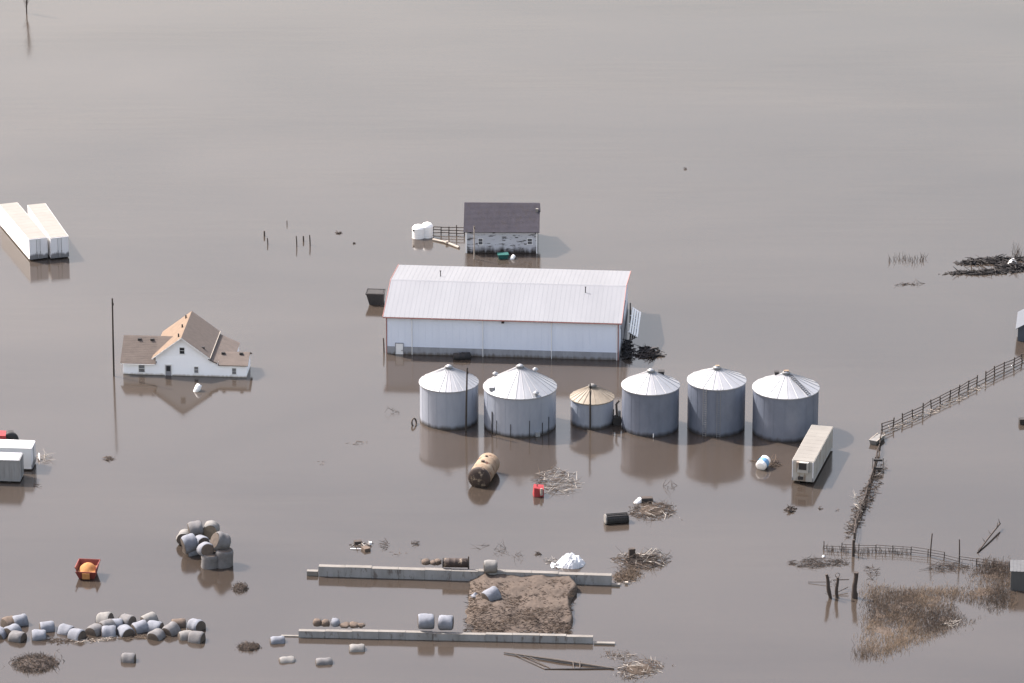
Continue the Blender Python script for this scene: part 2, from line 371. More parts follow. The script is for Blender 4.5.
# ------------------------------------------------------------------ old shed behind
def shed():
    o, a, L = frame((465.8, 252.8), (537.3, 253.3))
    D, E, RR = 8.2, 3.35, 2.55
    t = empty('weathered_house', o, a, 'old house with dark grey shingle roof and peeling white boards, behind the barn', 'house')
    wl = MB().prismx([(0, -1.5), (D, -1.5), (D, E), (D / 2, E + RR - .1), (0, E)], 0, L)
    for i in range(26): wl.box((L / 2, -.012, -.2 + i * .135), (L - .02, .024, .02))
    wl.build('wall', 'peel', t)
    rf = MB(); oh = .3; sl = RR / (D / 2)
    for s in (0, 1):
        q = [(-oh, -.4, E - .4 * sl + .12), (L + oh, -.4, E - .4 * sl + .12), (L + oh, D / 2, E + RR + .12), (-oh, D / 2, E + RR + .12)]
        if s: q = [(x, D - y, z) for x, y, z in q][::-1]
        rf.slab(q, .13)
    for i in range(1, 24):
        f = i / 24; y = -.4 + (D / 2 + .4) * f; z = E - .4 * sl + .12 + (RR + .4 * sl) * f
        rf.box((L / 2, y, z + .005), (L + 2 * oh, .03, .03), 0, 0, None, math.atan(sl))
    r = rf.build('roof', 'shingle_grey', t)
    MB().box((L - .1, D / 2 - 1.3, E + RR - .55), (.35, .35, .5)).build('chimney', 'concrete_top', r)
    cb = MB(); cb.box((.07, -.05, E / 2 - .3), (.22, .1, E + .5)); cb.box((L - .07, -.05, E / 2 - .3), (.16, .1, E + .5)); cb.build('corner_board', 'white_paint', t)
    window(t, 2.05, 1.25, .55, .85); window(t, 8.9, 1.35, .6, .8)
    MB().box((L + .03, 2.2, 1.2), (.05, .9, 2.2)).build('door', 'dark', t)
shed()

# ------------------------------------------------------------------ farmhouse
def house():
    o, a, L = frame((123.2, 374.0), (246.2, 378.2)); a += R(1.0)
    t = empty('farmhouse', o, a, 'white farmhouse with brown shingle roofs and front gable, flooded to the windows', 'house')
    k = L / 16.15
    XL, XA, XR, XW = 4.3 * k, 7.78 * k, 11.35 * k, L
    EM, AM = 2.65, 5.3
    DM = 9.4
    b = -1.3
    w_ = MB()
    w_.prismx([(0, b), (6.6, b), (6.6, 1.75), (3.3, 4.0), (0, 1.75)], 0, XL - .002)                      # left wing
    w_.prism([(XL, b), (XR, b), (XR, EM), (XA, AM - .08), (XL, EM)], -.004, DM)                            # main gable
    w_.prism([(XR + .002, b), (14.0 * k, b), (14.0 * k, .95), (XR + .002, EM - .5)], .003, DM - .3)       # lean-to
    w_.prismx([(-.008, b), (4.0, b), (4.0, 1.76), (2.0, 2.6), (-.008, 1.76)], 12.55 * k, XW)               # right wing
    for i in range(20):
        z = -.1 + i * .15
        for x0, x1, zt in ((0, XL, 1.7), (XL, XR, 2.6), (XR, XW, 1.7)):
            if z < zt: w_.box(((x0 + x1) / 2, -.018, z), (x1 - x0 - .02, .02, .02))
    w_.build('wall', 'house_wall', t)
    def slope(name, quad, m, th=.14):
        return MB().slab(quad, th).build(name, m, t)
    # left wing roof
    lw = MB(); e = 1.75; sl = 2.3 / 3.3
    lw.slab([(-.3, -.35, e - .35 * sl + .15), (XL - .01, -.35, e - .35 * sl + .15), (XL + 2.0, 3.3, e + 2.3 + .15), (-.3, 3.3, e + 2.3 + .15)], .13)
    lw.slab([(-.3, 3.3, e + 2.3 + .15), (XL + 2.0, 3.3, e + 2.3 + .15), (XL - .01, 6.95, e - .35 * sl + .15), (-.3, 6.95, e - .35 * sl + .15)], .13)
    for i in range(1, 16):
        f = i / 16; y = -.35 + 3.65 * f; lw.box((XL / 2 - .2, y, e - .35 * sl + .15 + 3.65 * sl * f), (XL + .2, .03, .03), 0, 0, None, math.atan(sl))
    r1 = lw.build('roof', 'shingle', t)
    # main roof, two slopes
    sm = (AM - EM) / (XA - XL); oh = .45
    top = AM + .12
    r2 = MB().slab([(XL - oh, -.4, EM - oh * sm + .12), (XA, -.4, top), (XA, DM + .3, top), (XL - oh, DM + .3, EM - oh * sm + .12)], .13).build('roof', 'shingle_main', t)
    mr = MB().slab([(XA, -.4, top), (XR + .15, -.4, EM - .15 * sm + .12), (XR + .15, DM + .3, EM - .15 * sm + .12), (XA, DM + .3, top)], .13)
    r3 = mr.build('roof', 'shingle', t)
    fl = MB(); x = XR + .13; z = EM - .15 * sm + .13
    fl.box((x + .03, DM / 2 - .05, z - .02), (.07, DM + .7, .13)); fl.build('gutter', 'pale_wood', r3)
    # lean-to roof
    xm = 12.45 * k; x9 = 14.15 * k; zm = EM - .12 + (1.22 - EM + .12) * (xm - XR + .1) / (x9 - XR + .1)
    r4 = MB().slab([(XR - .1, -.32, EM - .12), (xm, -.32, zm), (xm, DM, zm), (XR - .1, DM, EM - .12)], .12)
    r4.slab([(xm + .002, 1.6, zm), (x9, 1.6, 1.22), (x9, DM, 1.22), (xm + .002, DM, zm)], .12)
    r4 = r4.build('roof', 'shingle', t)
    # right wing roof
    rw = MB(); e = 1.76; s4 = .9 / 2
    x0 = 12.5 * k
    rw.slab([(x0, -.35, e - .35 * s4 + .13), (XW + .25, -.35, e - .35 * s4 + .13), (XW + .25, 2, e + .9 + .13), (x0, 2, e + .9 + .13)], .12)
    rw.slab([(x0, 2, e + .9 + .13), (XW + .25, 2, e + .9 + .13), (XW + .25, 4.35, e - .35 * s4 + .13), (x0, 4.35, e - .35 * s4 + .13)], .12)
    r5 = rw.build('roof', 'shingle', t)
    # white barge boards on the gable
    bb = MB()
    bb.slab([(XL - oh, -.46, EM - oh * sm + .08), (XL - oh, -.403, EM - oh * sm + .08), (XA, -.403, top - .04), (XA, -.46, top - .04)][::-1], .12)
    bb.slab([(XA, -.46, top - .04), (XA, -.403, top - .04), (XR + .15, -.403, EM - .15 * sm + .08), (XR + .15, -.46, EM - .15 * sm + .08)][::-1], .12)
    bb.build('barge_board', 'white_paint', t)
    # vents
    def vent(x, y, z, par): MB().box((x, y, z), (.42, .32, .3)).build('roof_vent', 'dark', par)
    vent(1.85, 2.75, 1.75 + 2.75 * sl + .2, r1); vent(3.5, 2.75, 1.75 + 2.75 * sl + .2, r1)
    vent(12.95 * k, 1.6, 1.76 + 1.6 * s4 + .2, r5); vent(15.3 * k, 1.6, 1.76 + 1.6 * s4 + .2, r5)
    vent(XA + 2.6, 1.2, top - 2.6 * sm + .05, r3)
    for y in (1.0, 4.5, 8.0): MB().cyl((XA - .55, y, top - .55 * sm - .1), .1, .55, 8).build('vent_pipe', 'dark', r2)
    # openings
    window(t, 2.45 * k, .38, .75, .95); window(t, 9.6 * k, .45, .5, .85); window(t, 14.55 * k, .42, .5, .8)
    window(t, 7.8 * k, 3.05, .6, .85)
    d = MB().box((5.95 * k, -.03, .25), (.75, .06, 2.3)).build('door', 'grey_door', t)
    df = MB()
    for sx in (-.43, .43): df.box((5.95 * k + sx, -.05, .3), (.1, .09, 2.4))
    df.box((5.95 * k, -.05, 1.5), (.96, .09, .1)); df.build('door_frame', 'white_paint', d)
    MB().box((5.95 * k, -.07, .95), (.5, .03, .7)).build('pane', 'glass', d)
    MB().box((XL / 2 - .15, -.38, 1.54), (XL + .2, .07, .08)).build('gutter', 'white_paint', t)
house()

# ------------------------------------------------------------------ grain bins
def grain_bin(px, py, wpx, eave_px, peak_px, label, roofm='galv_roof', wallm='galv', ribs=24, extras=None):
    """px = centre column, py = row of the base's side points, wpx = width; eave/peak rows in px above py"""
    s = S(py); r = wpx / s / 2; he = eave_px / (s * CP)
    c = P(px, py); hp = peak_px / (s * CP)
    t = empty('grain_bin', c, 0, label, 'grain bin', 'round steel grain bins in a row')
    prof = [(r, -1.2)]; z = -.2; ring = .82; i = 0
    while z < he - .05:
        z2 = min(z + ring, he); rr = r
        n = 8
        for j in range(n + (1 if z2 >= he - .05 else 0)):
            prof.append((rr + (.003 if j == 0 else 0), z + (z2 - z) * j / n))
        z = z2; i += 1
    wl = MB().lathe(prof, 56)
    for k in range(18):
        a = 2 * math.pi * k / 18 + .1
        wl.box((math.cos(a) * (r + .008), math.sin(a) * (r + .008), he / 2 - .3), (.012, .05, he + .4), 0, a)
    wl.build('wall', wallm, t)
    rc = .42
    rf = MB().lathe([(r - .02, he - .06), (r + .12, he - .1), (r + .12, he + .02), (rc, hp - .1)], 60, 0, False)
    for k in range(ribs):
        a = 2 * math.pi * k / ribs
        p0 = Vector((math.cos(a) * (r + .1), math.sin(a) * (r + .1), he + .05)); p1 = Vector((math.cos(a) * rc, math.sin(a) * rc, hp - .06))
        rf.tube([p0, p1], [.042, .025], 4, 0, False)
    ro = rf.build('roof', roofm, t)
    MB().lathe([(rc + .05, hp - .2), (rc + .05, hp + .05), (rc + .14, hp + .06), (rc * .5, hp + .3), (.01, hp + .36)], 20, 0, True).build('cap', 'galv_roof' if roofm != 'tan_roof' else 'bale_pale', ro)
    def on_roof(ang, f, up=0):
        a = R(ang); q = r + .1 + (rc - r - .1) * f
        return Vector((math.cos(a) * q, math.sin(a) * q, he + (hp - he) * f + up))
    if extras: extras(t, ro, r, he, hp, on_roof)
    # access door low on the wall, mostly flooded
    return t
def hatch(ro, p, m='galv_roof', sz=.6):
    MB().box((p.x, p.y, p.z + .15), (sz, sz, .34)).box((p.x, p.y, p.z + .36), (sz + .12, sz + .12, .07)).build('hatch', m, ro)
def mush(ro, p, m='galv_roof'):
    MB().cyl((p.x, p.y, p.z - .1), .16, .45, 10).lathe([(.36, .3), (.36, .42), (.05, .62)], 12, 0, True, Matrix.Translation(p)).build('vent', m, ro)
def ladder_wall(t, r, he, ang, m='dark', z0=-.8):
    a = R(ang); n = Vector((math.cos(a), math.sin(a), 0)); tg = Vector((-n.y, n.x, 0)); mb = MB()
    for s in (-.22, .22): mb.tube([n * (r + .16) + tg * s + Vector((0, 0, z0)), n * (r + .16) + tg * s + Vector((0, 0, he + .2))], .025, 4)
    z = z0 + .3
    while z < he: mb.tube([n * (r + .16) - tg * .22 + Vector((0, 0, z)), n * (r + .16) + tg * .22 + Vector((0, 0, z))], .018, 4); z += .3
    mb.build('ladder', m, t)
def stain(t, r, he, ang, z0, z1, wd, m='dark'):
    a = R(ang); MB().box((math.cos(a) * (r + .05), math.sin(a) * (r + .05), (z0 + z1) / 2), (.05, wd, z1 - z0), 0, a).build('stain_strip', m, t)  # thin dark strip modelling a stain on the wall
def ex1(t, ro, r, he, hp, q): ladder_wall(t, r, he, -18, 'grey_ribs')
def ex2(t, ro, r, he, hp, q):
    hatch(ro, q(-150, .12)); mush(ro, q(150, .25)); mush(ro, q(45, .45)); mush(ro, q(-62, .08))
    for a in (-130, -105, -75, -52, -38): stain(t, r, he, a, .1, 1.6 + rnd.random() * 1.0, .07)
    stain(t, r, he, -140, 0, 2.9, .16)
    hatchd = MB().box((r * math.cos(R(-62)) * 1.01, r * math.sin(R(-62)) * 1.01, .35), (.6, .5, .6), 0, R(-62)).build('door', 'galv_roof', t)
def ex3(t, ro, r, he, hp, q): pass
def ex4(t, ro, r, he, hp, q):
    hatch(ro, q(35, .62), 'dark', .7); MB().tube([(.3, -r - .12, -.6), (.3, -r - .12, .5)], .07, 6).build('pipe', 'white_paint', t)
def ex5(t, ro, r, he, hp, q):
    ladder_wall(t, r, he, -115, 'grey_ribs'); ladder_wall(t, r, he, -88, 'grey_ribs')
    MB().box((.05, 0, hp + .3), (.5, .35, .16)).build('hatch', 'rust_top', ro)
def ex6(t, ro, r, he, hp, q):
    mb = MB()
    A, B = q(-48, .02, .14), q(-48, .92, .14); tg = Vector((-math.sin(R(-48)), math.cos(R(-48)), 0))
    for s in (-.24, .24): mb.tube([A + tg * s, B + tg * s], .035, 4)
    for i in range(12):
        p = A.lerp(B, (i + .5) / 12); mb.tube([p - tg * .24, p + tg * .24], .04, 4)
    mb.build('ladder', 'dark', ro); hatch(ro, q(140, .72), 'dark', .5)
    MB().box((0, 0, hp + .3), (.6, .4, .16)).build('hatch', 'rust_top', ro)
grain_bin(449, 419.5, 58, 38, 52.5, 'leftmost steel grain bin, with ridged roof and thin pole in front of its right side', ribs=30, extras=ex1)
grain_bin(520, 424.5, 72, 38.5, 58, 'largest grain bin, second from left, with several small vents on its ridged roof', ribs=26, extras=ex2)
grain_bin(592, 421.5, 43, 25, 35.5, 'smallest grain bin, short with a tan roof, between two taller bins', 'tan_roof', ribs=22, extras=ex3)
grain_bin(650.2, 426.5, 57, 42, 55.5, 'smooth white roofed grain bin standing just right of the small tan roofed bin', ribs=18, wallm='galv_dark', extras=ex4)
grain_bin(716, 426.5, 57.5, 47, 58.5, 'tall grain bin with reddish cap, second from right in the row', ribs=18, wallm='galv_dark', extras=ex5)
grain_bin(785, 430.5, 65.5, 43.5, 57.5, 'rightmost grain bin with a dark ladder up its ribbed roof', ribs=20, wallm='galv_dark', extras=ex6)

# fan unit between bins
def blower():
    c = P(617, 424); t = empty('grain_dryer_fan', c, 0, 'dark blower with ducts between small bin and smooth white roofed bin', 'blower')
    T = Matrix.Translation((0, 0, .5)) @ Matrix.Rotation(R(90), 4, 'X')
    MB().cyl((0, 0, -.5), .6, 1.0, 14, 0, T).build('housing', 'dark', t)
    MB().tube([(0, .1, .8), (-.1, .2, 2.6), (.25, .3, 3.1)], .14, 8).build('duct', 'wood', t)
    MB().box((.3, .2, 1.4), (.35, .4, .7)).build('motor_box', 'grey_ribs', t)
    MB().tube([(-.4, -.1, -.6), (-.45, 0, 2.0)], .07, 6).build('leg', 'dark', t)
blower()

# ------------------------------------------------------------------ poles
def pole(px, py, top, r, label, name='utility_pole', m='pole', cross=False, lean=0, cat='pole', group=None):
    s = S(py); h = (py - top) / (s * CP); c = P(px, py)
    mb = MB().tube([(0, 0, -1.5), (lean * .5, 0, h * .5), (lean, 0, h)], [r, r * .9, r * .75], 8)
    if cross or name == 'utility_pole':
        t = empty(name, c, 0, label, cat, group); mb.build('post', m, t)
        MB().cyl((lean, 0, h), r * .85, .06, 8).build('cap', 'dark', t)
        MB().box((lean * .9 + r, -.02, h * .93), (.1, .16, .3)).build('bracket', 'dark', t)
        return t
    o = mb.build(name, m, None, c); return tag(o, label, cat, group)
pole(113.8, 376, 299, .13, 'tall bare dark pole standing left of the white farmhouse', lean=.1)
pole(465.8, 431, 368, .13, 'dark pole standing before right side of leftmost grain bin', lean=.2)
pole(590.3, 430, 384, .12, 'dark pole standing before the small tan roofed bin', lean=-.05)
pole(474.2, 259, 226, .09, 'thin pale grey pole standing in front of the peeling old house', m='pale_wood')
for (px, py, top, r, lb) in ((264.5, 236, 231, .13, 'short thick stake left of two stakes standing in open water'),
                             (268, 244, 238, .09, 'thin stake just right of short thick stake in open water'),
                             (287, 224.5, 220.5, .07, 'tiny lone stake farthest back in open water'),
                             (297, 246, 236, .09, 'left tall stake of the three standing together in open water'),
                             (303.5, 241, 236, .12, 'middle shorter stake of the three standing together in open water'),
                             (310.3, 245, 235, .10, 'right tall stake of the three standing together in open water'),
                             (384.2, 352, 338, .11, 'dark stake standing at the front left corner of the barn'),
                             (630.3, 316, 303, .10, 'dark stake at the back right corner of the barn')):
    pole(px, py, top, r, lb, 'stake', 'twig', lean=rnd.uniform(-.1, .1), cat='stake', group='stakes standing in the water')

# ------------------------------------------------------------------ trailers
def trailer(name, o, a, L, W, z0, z1, label, side, end, top, ribs=.55, cat='trailer', group=None, rear=True, reefer=False):
    """origin = middle of the near end at the water; the box runs away along local +Y"""
    t = empty(name, o, a, label, cat, group)
    b = MB().box((0, L / 2, (z0 + z1) / 2), (W, L, z1 - z0))
    if ribs:
        y = ribs
        while y < L - .1:
            for s in (-1, 1): b.box((s * (W / 2 + .015), y, (z0 + z1) / 2 - .03), (.03, .06, z1 - z0 - .25))
            y += ribs
    for s in (-1, 1): b.box((s * (W / 2 + .012), L / 2, z0 + .08), (.05, L - .02, .16)); b.box((s * (W / 2 + .012), L / 2, z1 - .05), (.05, L - .02, .1))
    b.build('body', side, t)
    rt = MB().box((0, L / 2, z1 + .02), (W - .04, L - .04, .05))
    y = 1.2
    while y < L - .4: rt.box((0, y, z1 + .047), (W - .1, .05, .012)); y += 1.2
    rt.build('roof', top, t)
    if rear:
        for s in (-1, 1):
            d = MB().box((s * W / 4, -.03, (z0 + z1) / 2 + .02), (W / 2 - .06, .05, z1 - z0 - .2)).build('door', end, t)
            MB().tube([(s * .25, -.09, z0 + .15), (s * .25, -.09, z1 - .15)], .025, 5).box((s * .25, -.1, z0 + .95), (.1, .05, .25)).build('lock_bar', 'grey_ribs', d)
        fr = MB()
        for s in (-1, 1): fr.box((s * (W / 2 - .03), -.04, (z0 + z1) / 2), (.07, .1, z1 - z0))
        fr.box((0, -.04, z1 - .05), (W, .1, .1)); fr.box((0, -.04, z0 + .05), (W, .1, .12)); fr.build('door_frame', end, t)
    if reefer:
        MB().box((0, -.02, (z0 + z1) / 2), (W - .06, .05, z1 - z0 - .06)).build('front_wall', end, t)
        u = MB().box((0, -.25, z0 + 1.95), (1.5, .4, 1.35)).build('cooling_unit', end, t)
        MB().box((.05, -.47, z0 + 2.12), (.95, .05, .85)).build('grille', 'dark', u)
        MB().box((-.25, -.2, z0 + .45), (.6, .3, .35)).build('fuel_box', 'dark', t)
        for s in (-1, 1): MB().box((s * (W / 2 - .07), -.06, (z0 + z1) / 2), (.12, .06, z1 - z0 - .1)).build('corner_post', 'trailer_end', t)
    ch = MB()
    for s in (-.5, .5): ch.box((s, L / 2, z0 - .18), (.18, L - .6, .3))
    ch.build('chassis', 'dark', t)
    for yy in ((1.3, 2.6) if rear else (L - 1.3, L - 2.6)):
        for s in (-1, 1):
            T = Matrix.Translation((s * (W / 2 - .35), yy, z0 - .55)) @ Matrix.Rotation(R(90), 4, 'Y')
            MB().cyl((0, 0, -.25), .5, .5, 18, 0, T).build('wheel', 'black', t)
    return t
# two white vans at the left: near end corners and heading from the photo
def axis(nx, ny, fx, fy, z): 
    n, f = P(nx, ny, z), P(fx, fy, z); d = f - n
    return math.atan2(-d.x, d.y), d.length
WT = 3.15
a, L2 = axis(60.0, 239.5, 37.0, 206.5, WT)
Z0 = .2
g = 'white box trailers parked side by side'
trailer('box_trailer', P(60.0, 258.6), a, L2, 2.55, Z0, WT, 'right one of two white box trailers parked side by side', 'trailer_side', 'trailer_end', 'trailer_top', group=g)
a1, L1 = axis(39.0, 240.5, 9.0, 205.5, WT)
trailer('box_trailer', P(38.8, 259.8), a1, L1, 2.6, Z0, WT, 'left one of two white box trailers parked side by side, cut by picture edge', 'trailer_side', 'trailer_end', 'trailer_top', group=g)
# cream refrigerated trailer at right
a2, L3 = axis(802.5, 464.0, 822.0, 428.5, 2.95)
trailer('refrigerated_trailer', P(802.5, 483.5), a2, L3, 2.7, .3, 2.95, 'old cream refrigerated trailer with dark cooling grille, beside the rightmost grain bin', 'reefer', 'reefer', 'reefer_top', ribs=.9, rear=False, reefer=True)
# the pair cut by the left edge: long sides face the camera
o1, a_, l_ = frame((-40, 468.0), (32.8, 470.5))
c = P(32.6, 470.6)
trailer('box_trailer', c + Vector((0, 1.3, 0)), a_ + R(90), 12.5, 2.6, .2, 2.95, 'white topped trailer lying behind a grey ribbed one at the left edge', 'trailer_side', 'trailer_end', 'trailer_side', cat='trailer')
c = P(20.4, 483.0)
trailer('ribbed_trailer', c + Vector((0, 1.3, 0)), a_ + R(90), 12.5, 2.6, .2, 2.95, 'dark grey ribbed trailer in front of a white topped one at the left edge', 'grey_ribs', 'grey_ribs', 'wainscot', ribs=.62)

# red machine behind them
def red_machine():
    c = P(0, 446); t = empty('red_farm_machine', c, R(3), 'red farm machine with black rear end behind the white topped trailer', 'machine')
    MB().hexa([(-3, -1, .3), (.9, -1, .3), (.9, 1, .3), (-3, 1, .3), (-3, -.9, 1.9), (.8, -.9, 1.7), (.8, .9, 1.7), (-3, .9, 1.9)]).build('hood', 'red', t)
    MB().lathe([(.5, -.35), (1.0, -.3), (1.05, 0), (1.0, .3), (.5, .35)], 22, 0, True, Matrix.Translation((1.35, -.1, .85)) @ Matrix.Rotation(R(90), 4, 'X')).build('wheel', 'black', t)
    MB().box((1.35, .3, 1.2), (.7, 1.2, 1.1)).build('rear_housing', 'dark', t)
red_machine()

# ------------------------------------------------------------------ tanks, drums, boxes
def hcyl(mb, A, B, r, n=24, mi=0, dish=.18, seams=0):
    A, B = Vector(A), Vector(B); d = (B - A); L = d.length
    T = Matrix.Translation(A) @ d.to_track_quat('Z', 'Y').to_matrix().to_4x4()
    pr = [(.001, -dish), (r * .5, -dish * .8), (r * .88, -dish * .3), (r, 0)]
    k = max(2, seams)
    for i in range(1, k):
        z = L * i / k
        if seams: pr += [(r, z - .06), (r + .03, z), (r, z + .06)]
        else: pr += [(r, z)]
    pr += [(r, L), (r * .88, L + dish * .3), (r * .5, L + dish * .8), (.001, L + dish)]
    mb.lathe(pr, n, mi, True, T); return T
def rust_tank():
    n = P(479, 478.5, 1.1); f = P(489.0, 463.2, 1.1)
    t = empty('rusty_tank', Vector((n.x, n.y, 0)), 0, 'big rusty cream tank lying half sunk with a black end', 'tank')
    A = Vector((0, 0, 1.12)); B = f - n + A
    d = (B - A).normalized()
    mb = MB(); hcyl(mb, A + d * .05, B, 1.38, 32, 0, .25, 4); mb.build('shell', 'rust_top', t)
    e = MB(); T = Matrix.Translation(A) @ d.to_track_quat('Z', 'Y').to_matrix().to_4x4()
    e.lathe([(.001, -.32), (.7, -.26), (1.2, -.1), (1.41, .03), (1.41, .22)], 32, 0, True, T); e.build('end_cap', 'rust_end', t)
    p = A.lerp(B, .4); MB().cyl((p.x, p.y, 2.4), .22, .3, 12).build('filler_neck', 'rust_end', t)
    p = A.lerp(B, .75); MB().cyl((p.x, p.y, 2.4), .15, .25, 12).build('filler_neck', 'rust_end', t)
rust_tank()
def poly_tank(px, py, wpx, hpx, label, lid):
    s = S(py); r = wpx / s / 2; h = hpx / (s * CP); c = P(px, py)
    t = empty('water_tank', c, 0, label, 'tank', 'white round tanks')
    pr = [(r, -.8)]; z = 0
    for i in range(5):
        z = h * .72 * i / 4; pr += [(r, z - .08), (r + .04, z), (r, z + .08)]
    pr += [(r * .96, h * .8), (r * .7, h * .93), (r * .3, h), (.01, h)]
    MB().lathe(pr, 24).build('shell', 'plastic_white', t)
    MB().cyl((lid[0] * r, lid[1] * r, h * .9), .22, .16, 12).build('lid', 'dark', t)
    if lid[2]: MB().cyl((-.75 * r, -.62 * r, h * .6), .16, .2, 10, 0).build('outlet', 'dark', t)
poly_tank(418.5, 237.2, 12.5, 12.5, 'left white round tank with dark lid beside the old rail fence', (-.1, -.2, True))
poly_tank(427.3, 236.5, 11.5, 14, 'right white round tank touching the old rail fence', (.15, .3, False))
def dumpster():
    a, r_, L = frame((368, 304.5), (383.5, 305)); h = 1.55; D = 1.7
    t = empty('dumpster', a, r_, 'dark open bin with sloping end, half sunk left of the barn', 'dumpster')
    w0 = .12; o = MB()
    o.hexa([(.35, 0, -.6), (L - .15, 0, -.6), (L - .15, D, -.6), (.35, D, -.6), (-.25, -.15, h), (L, -.15, h), (L, D + .15, h), (-.25, D + .15, h)])
    o.build('body', 'dark', t)
    rim = MB()
    for (x, y, dx, dy) in ((L / 2 - .12, -.17, L + .4, .1), (L / 2 - .12, D + .17, L + .4, .1), (-.28, D / 2, .1, D + .3), (L + .03, D / 2, .1, D + .3)): rim.box((x, y, h), (dx, dy, .14))
    for x in (.4, L * .5, L - .35): rim.box((x, -.13, .55), (.1, .12, 1.6))
    rim.build('rim', 'dark', t)
    MB().box((L / 2 - .1, D / 2, h + .02), (L - .05, D - .05, .06)).build('lid', 'dark', t)
dumpster()
def dark_drum():
    A, B = P(605.5, 519.5, .45), P(627.5, 517.8, .45); c = Vector((A.x, A.y, 0))
    t = empty('ribbed_drum', c, 0, 'dark ribbed roller drum floating beside the twig heap', 'drum')
    a, b = A - c, B - c; mb = MB(); T = hcyl(mb, a, b, .62, 20, 0, .06, 9)
    for k in range(14):
        q = 2 * math.pi * k / 14; mb.box((math.cos(q) * .66, math.sin(q) * .66, (b - a).length / 2), (.08, .08, (b - a).length - .1), 0, q, T)
    mb.build('shell', 'dark', t)
    MB().lathe([(.001, -.1), (.68, -.08), (.68, .08), (.6, .1)], 20, 0, False, T).build('end_plate', 'bale_pale', t)
    MB().lathe([(.7, (b - a).length - .08), (.7, (b - a).length + .06), (.001, (b - a).length + .08)], 20, 0, False, T).build('end_plate', 'dark', t)
    MB().tube([(.05, -.3, .3), (-.1, -.75, -.2)], .07, 6).build('hitch', 'dark', t)
dark_drum()
def blue_tank():
    A, B = P(760.5, 466.5, .45), P(766.0, 459.5, .9); c = Vector((A.x, A.y, 0))
    t = empty('plastic_tank', c, 0, 'white and blue plastic tank tipped over below the rightmost grain bin', 'tank')
    a, b = A - c, B - c
    mb = MB(); T = hcyl(mb, a, b, .66, 20, 0, .16, 4); mb.build('shell', 'plastic_white', t)
    L = (b - a).length; MB().lathe([(.675, L * .3), (.70, L * .34), (.70, L * .7), (.675, L * .74)], 20, 0, True, T).build('blue_band', 'plastic_blue', t)
    MB().cyl((0, 0, L + .1), .18, .12, 10, 0, T).build('lid', 'plastic_blue', t)
blue_tank()
def white_drum(px, py, wpx, hpx, label, tilt=R(25), name='white_drum', m='plastic_white'):
    s = S(py); r = wpx / s / 2; h = hpx / s / CP; c = P(px, py)
    t = empty(name, c, 0, label, 'drum')
    T = Matrix.Translation((0, 0, -.2)) @ Matrix.Rotation(tilt, 4, 'Y') @ Matrix.Rotation(-tilt * .5, 4, 'X')
    MB().lathe([(r * .9, -.2), (r, 0), (r, h * .4), (r * 1.06, h * .45), (r, h * .5), (r, h * .85), (r * .85, h + .1), (.01, h + .14)], 18, 0, True, T).build('shell', m, t)
    MB().cyl((r * .4, 0, h + .1), .09, .08, 8, 0, T).build('cap', 'dark', t)
white_drum(195.8, 391, 6.2, 7.5, 'white drum bobbing upright in front of the farmhouse')
white_drum(511, 259, 4.0, 5, 'small white drum floating in front of the peeling old house', R(35))
def green_thing():
    c = P(503, 258.2); t = empty('green_tub', c, R(8), 'dark green tub floating against the peeling old house', 'tub')
    MB().hexa([(-.55, -.35, -.2), (.55, -.35, -.2), (.55, .35, -.2), (-.55, .35, -.2), (-.75, -.5, .55), (.75, -.5, .7), (.75, .5, .7), (-.75, .5, .55)]).build('body', 'green', t)
    MB().box((0, -.5, .62), (1.6, .08, .1)).box((0, .5, .62), (1.6, .08, .1)).build('rim', 'green', t)
green_thing()
def barn_front_tank():
    c = P(461, 359.5); t = empty('black_tank', c, R(4), 'black drum shape lying in the shade against the barn front', 'tank')
    mb = MB(); hcyl(mb, (-.9, .3, .25), (1.2, .35, .3), .55, 16, 0, .15, 3); mb.build('shell', 'black', t)
    MB().cyl((.2, .3, .7), .14, .2, 10).build('filler_cap', 'dark', t)
barn_front_tank()
def ring(px, py, r, label, m='bale_pale', upright=True):
    c = P(px, py); T = Matrix.Rotation(R(78 if upright else 12), 4, 'X')
    pr = [(r - .11 + .11 * math.cos(2 * math.pi * k / 8), .12 * math.sin(2 * math.pi * k / 8)) for k in range(9)]
    o = MB().lathe(pr, 24, 0, True, Matrix.Translation((0, 0, r * .45)) @ T @ Matrix.Scale(1, 4)).build('loose_hoop', m, None, c, R(60)); tag(o, label, 'hoop')
ring(414, 424.5, .62, 'pale hoop standing on edge left of the leftmost grain bin', 'wood')
def pallet():
    A, B = P(633.5, 337.0), P(637.0, 312.0)
    d = B - A; L = d.length; t = empty('white_gate_panel', A, math.atan2(d.y, d.x), 'white slatted panel leaning in water along the barn gable end', 'panel')
    T = Matrix.Translation((0, -.1, .25)) @ Matrix.Rotation(R(32), 4, 'X'); mb = MB()
    for i in range(5): mb.box((L / 2, -.75 + i * .36, 0), (L, .26, .06), T=T)
    mb.build('slats', 'white_paint', t)
    for x in (.1, L * .33, L * .66, L - .1): MB().box((x, 0, -.06), (.16, 2.0, .06), T=T).build('post', 'white_paint', t)
pallet()

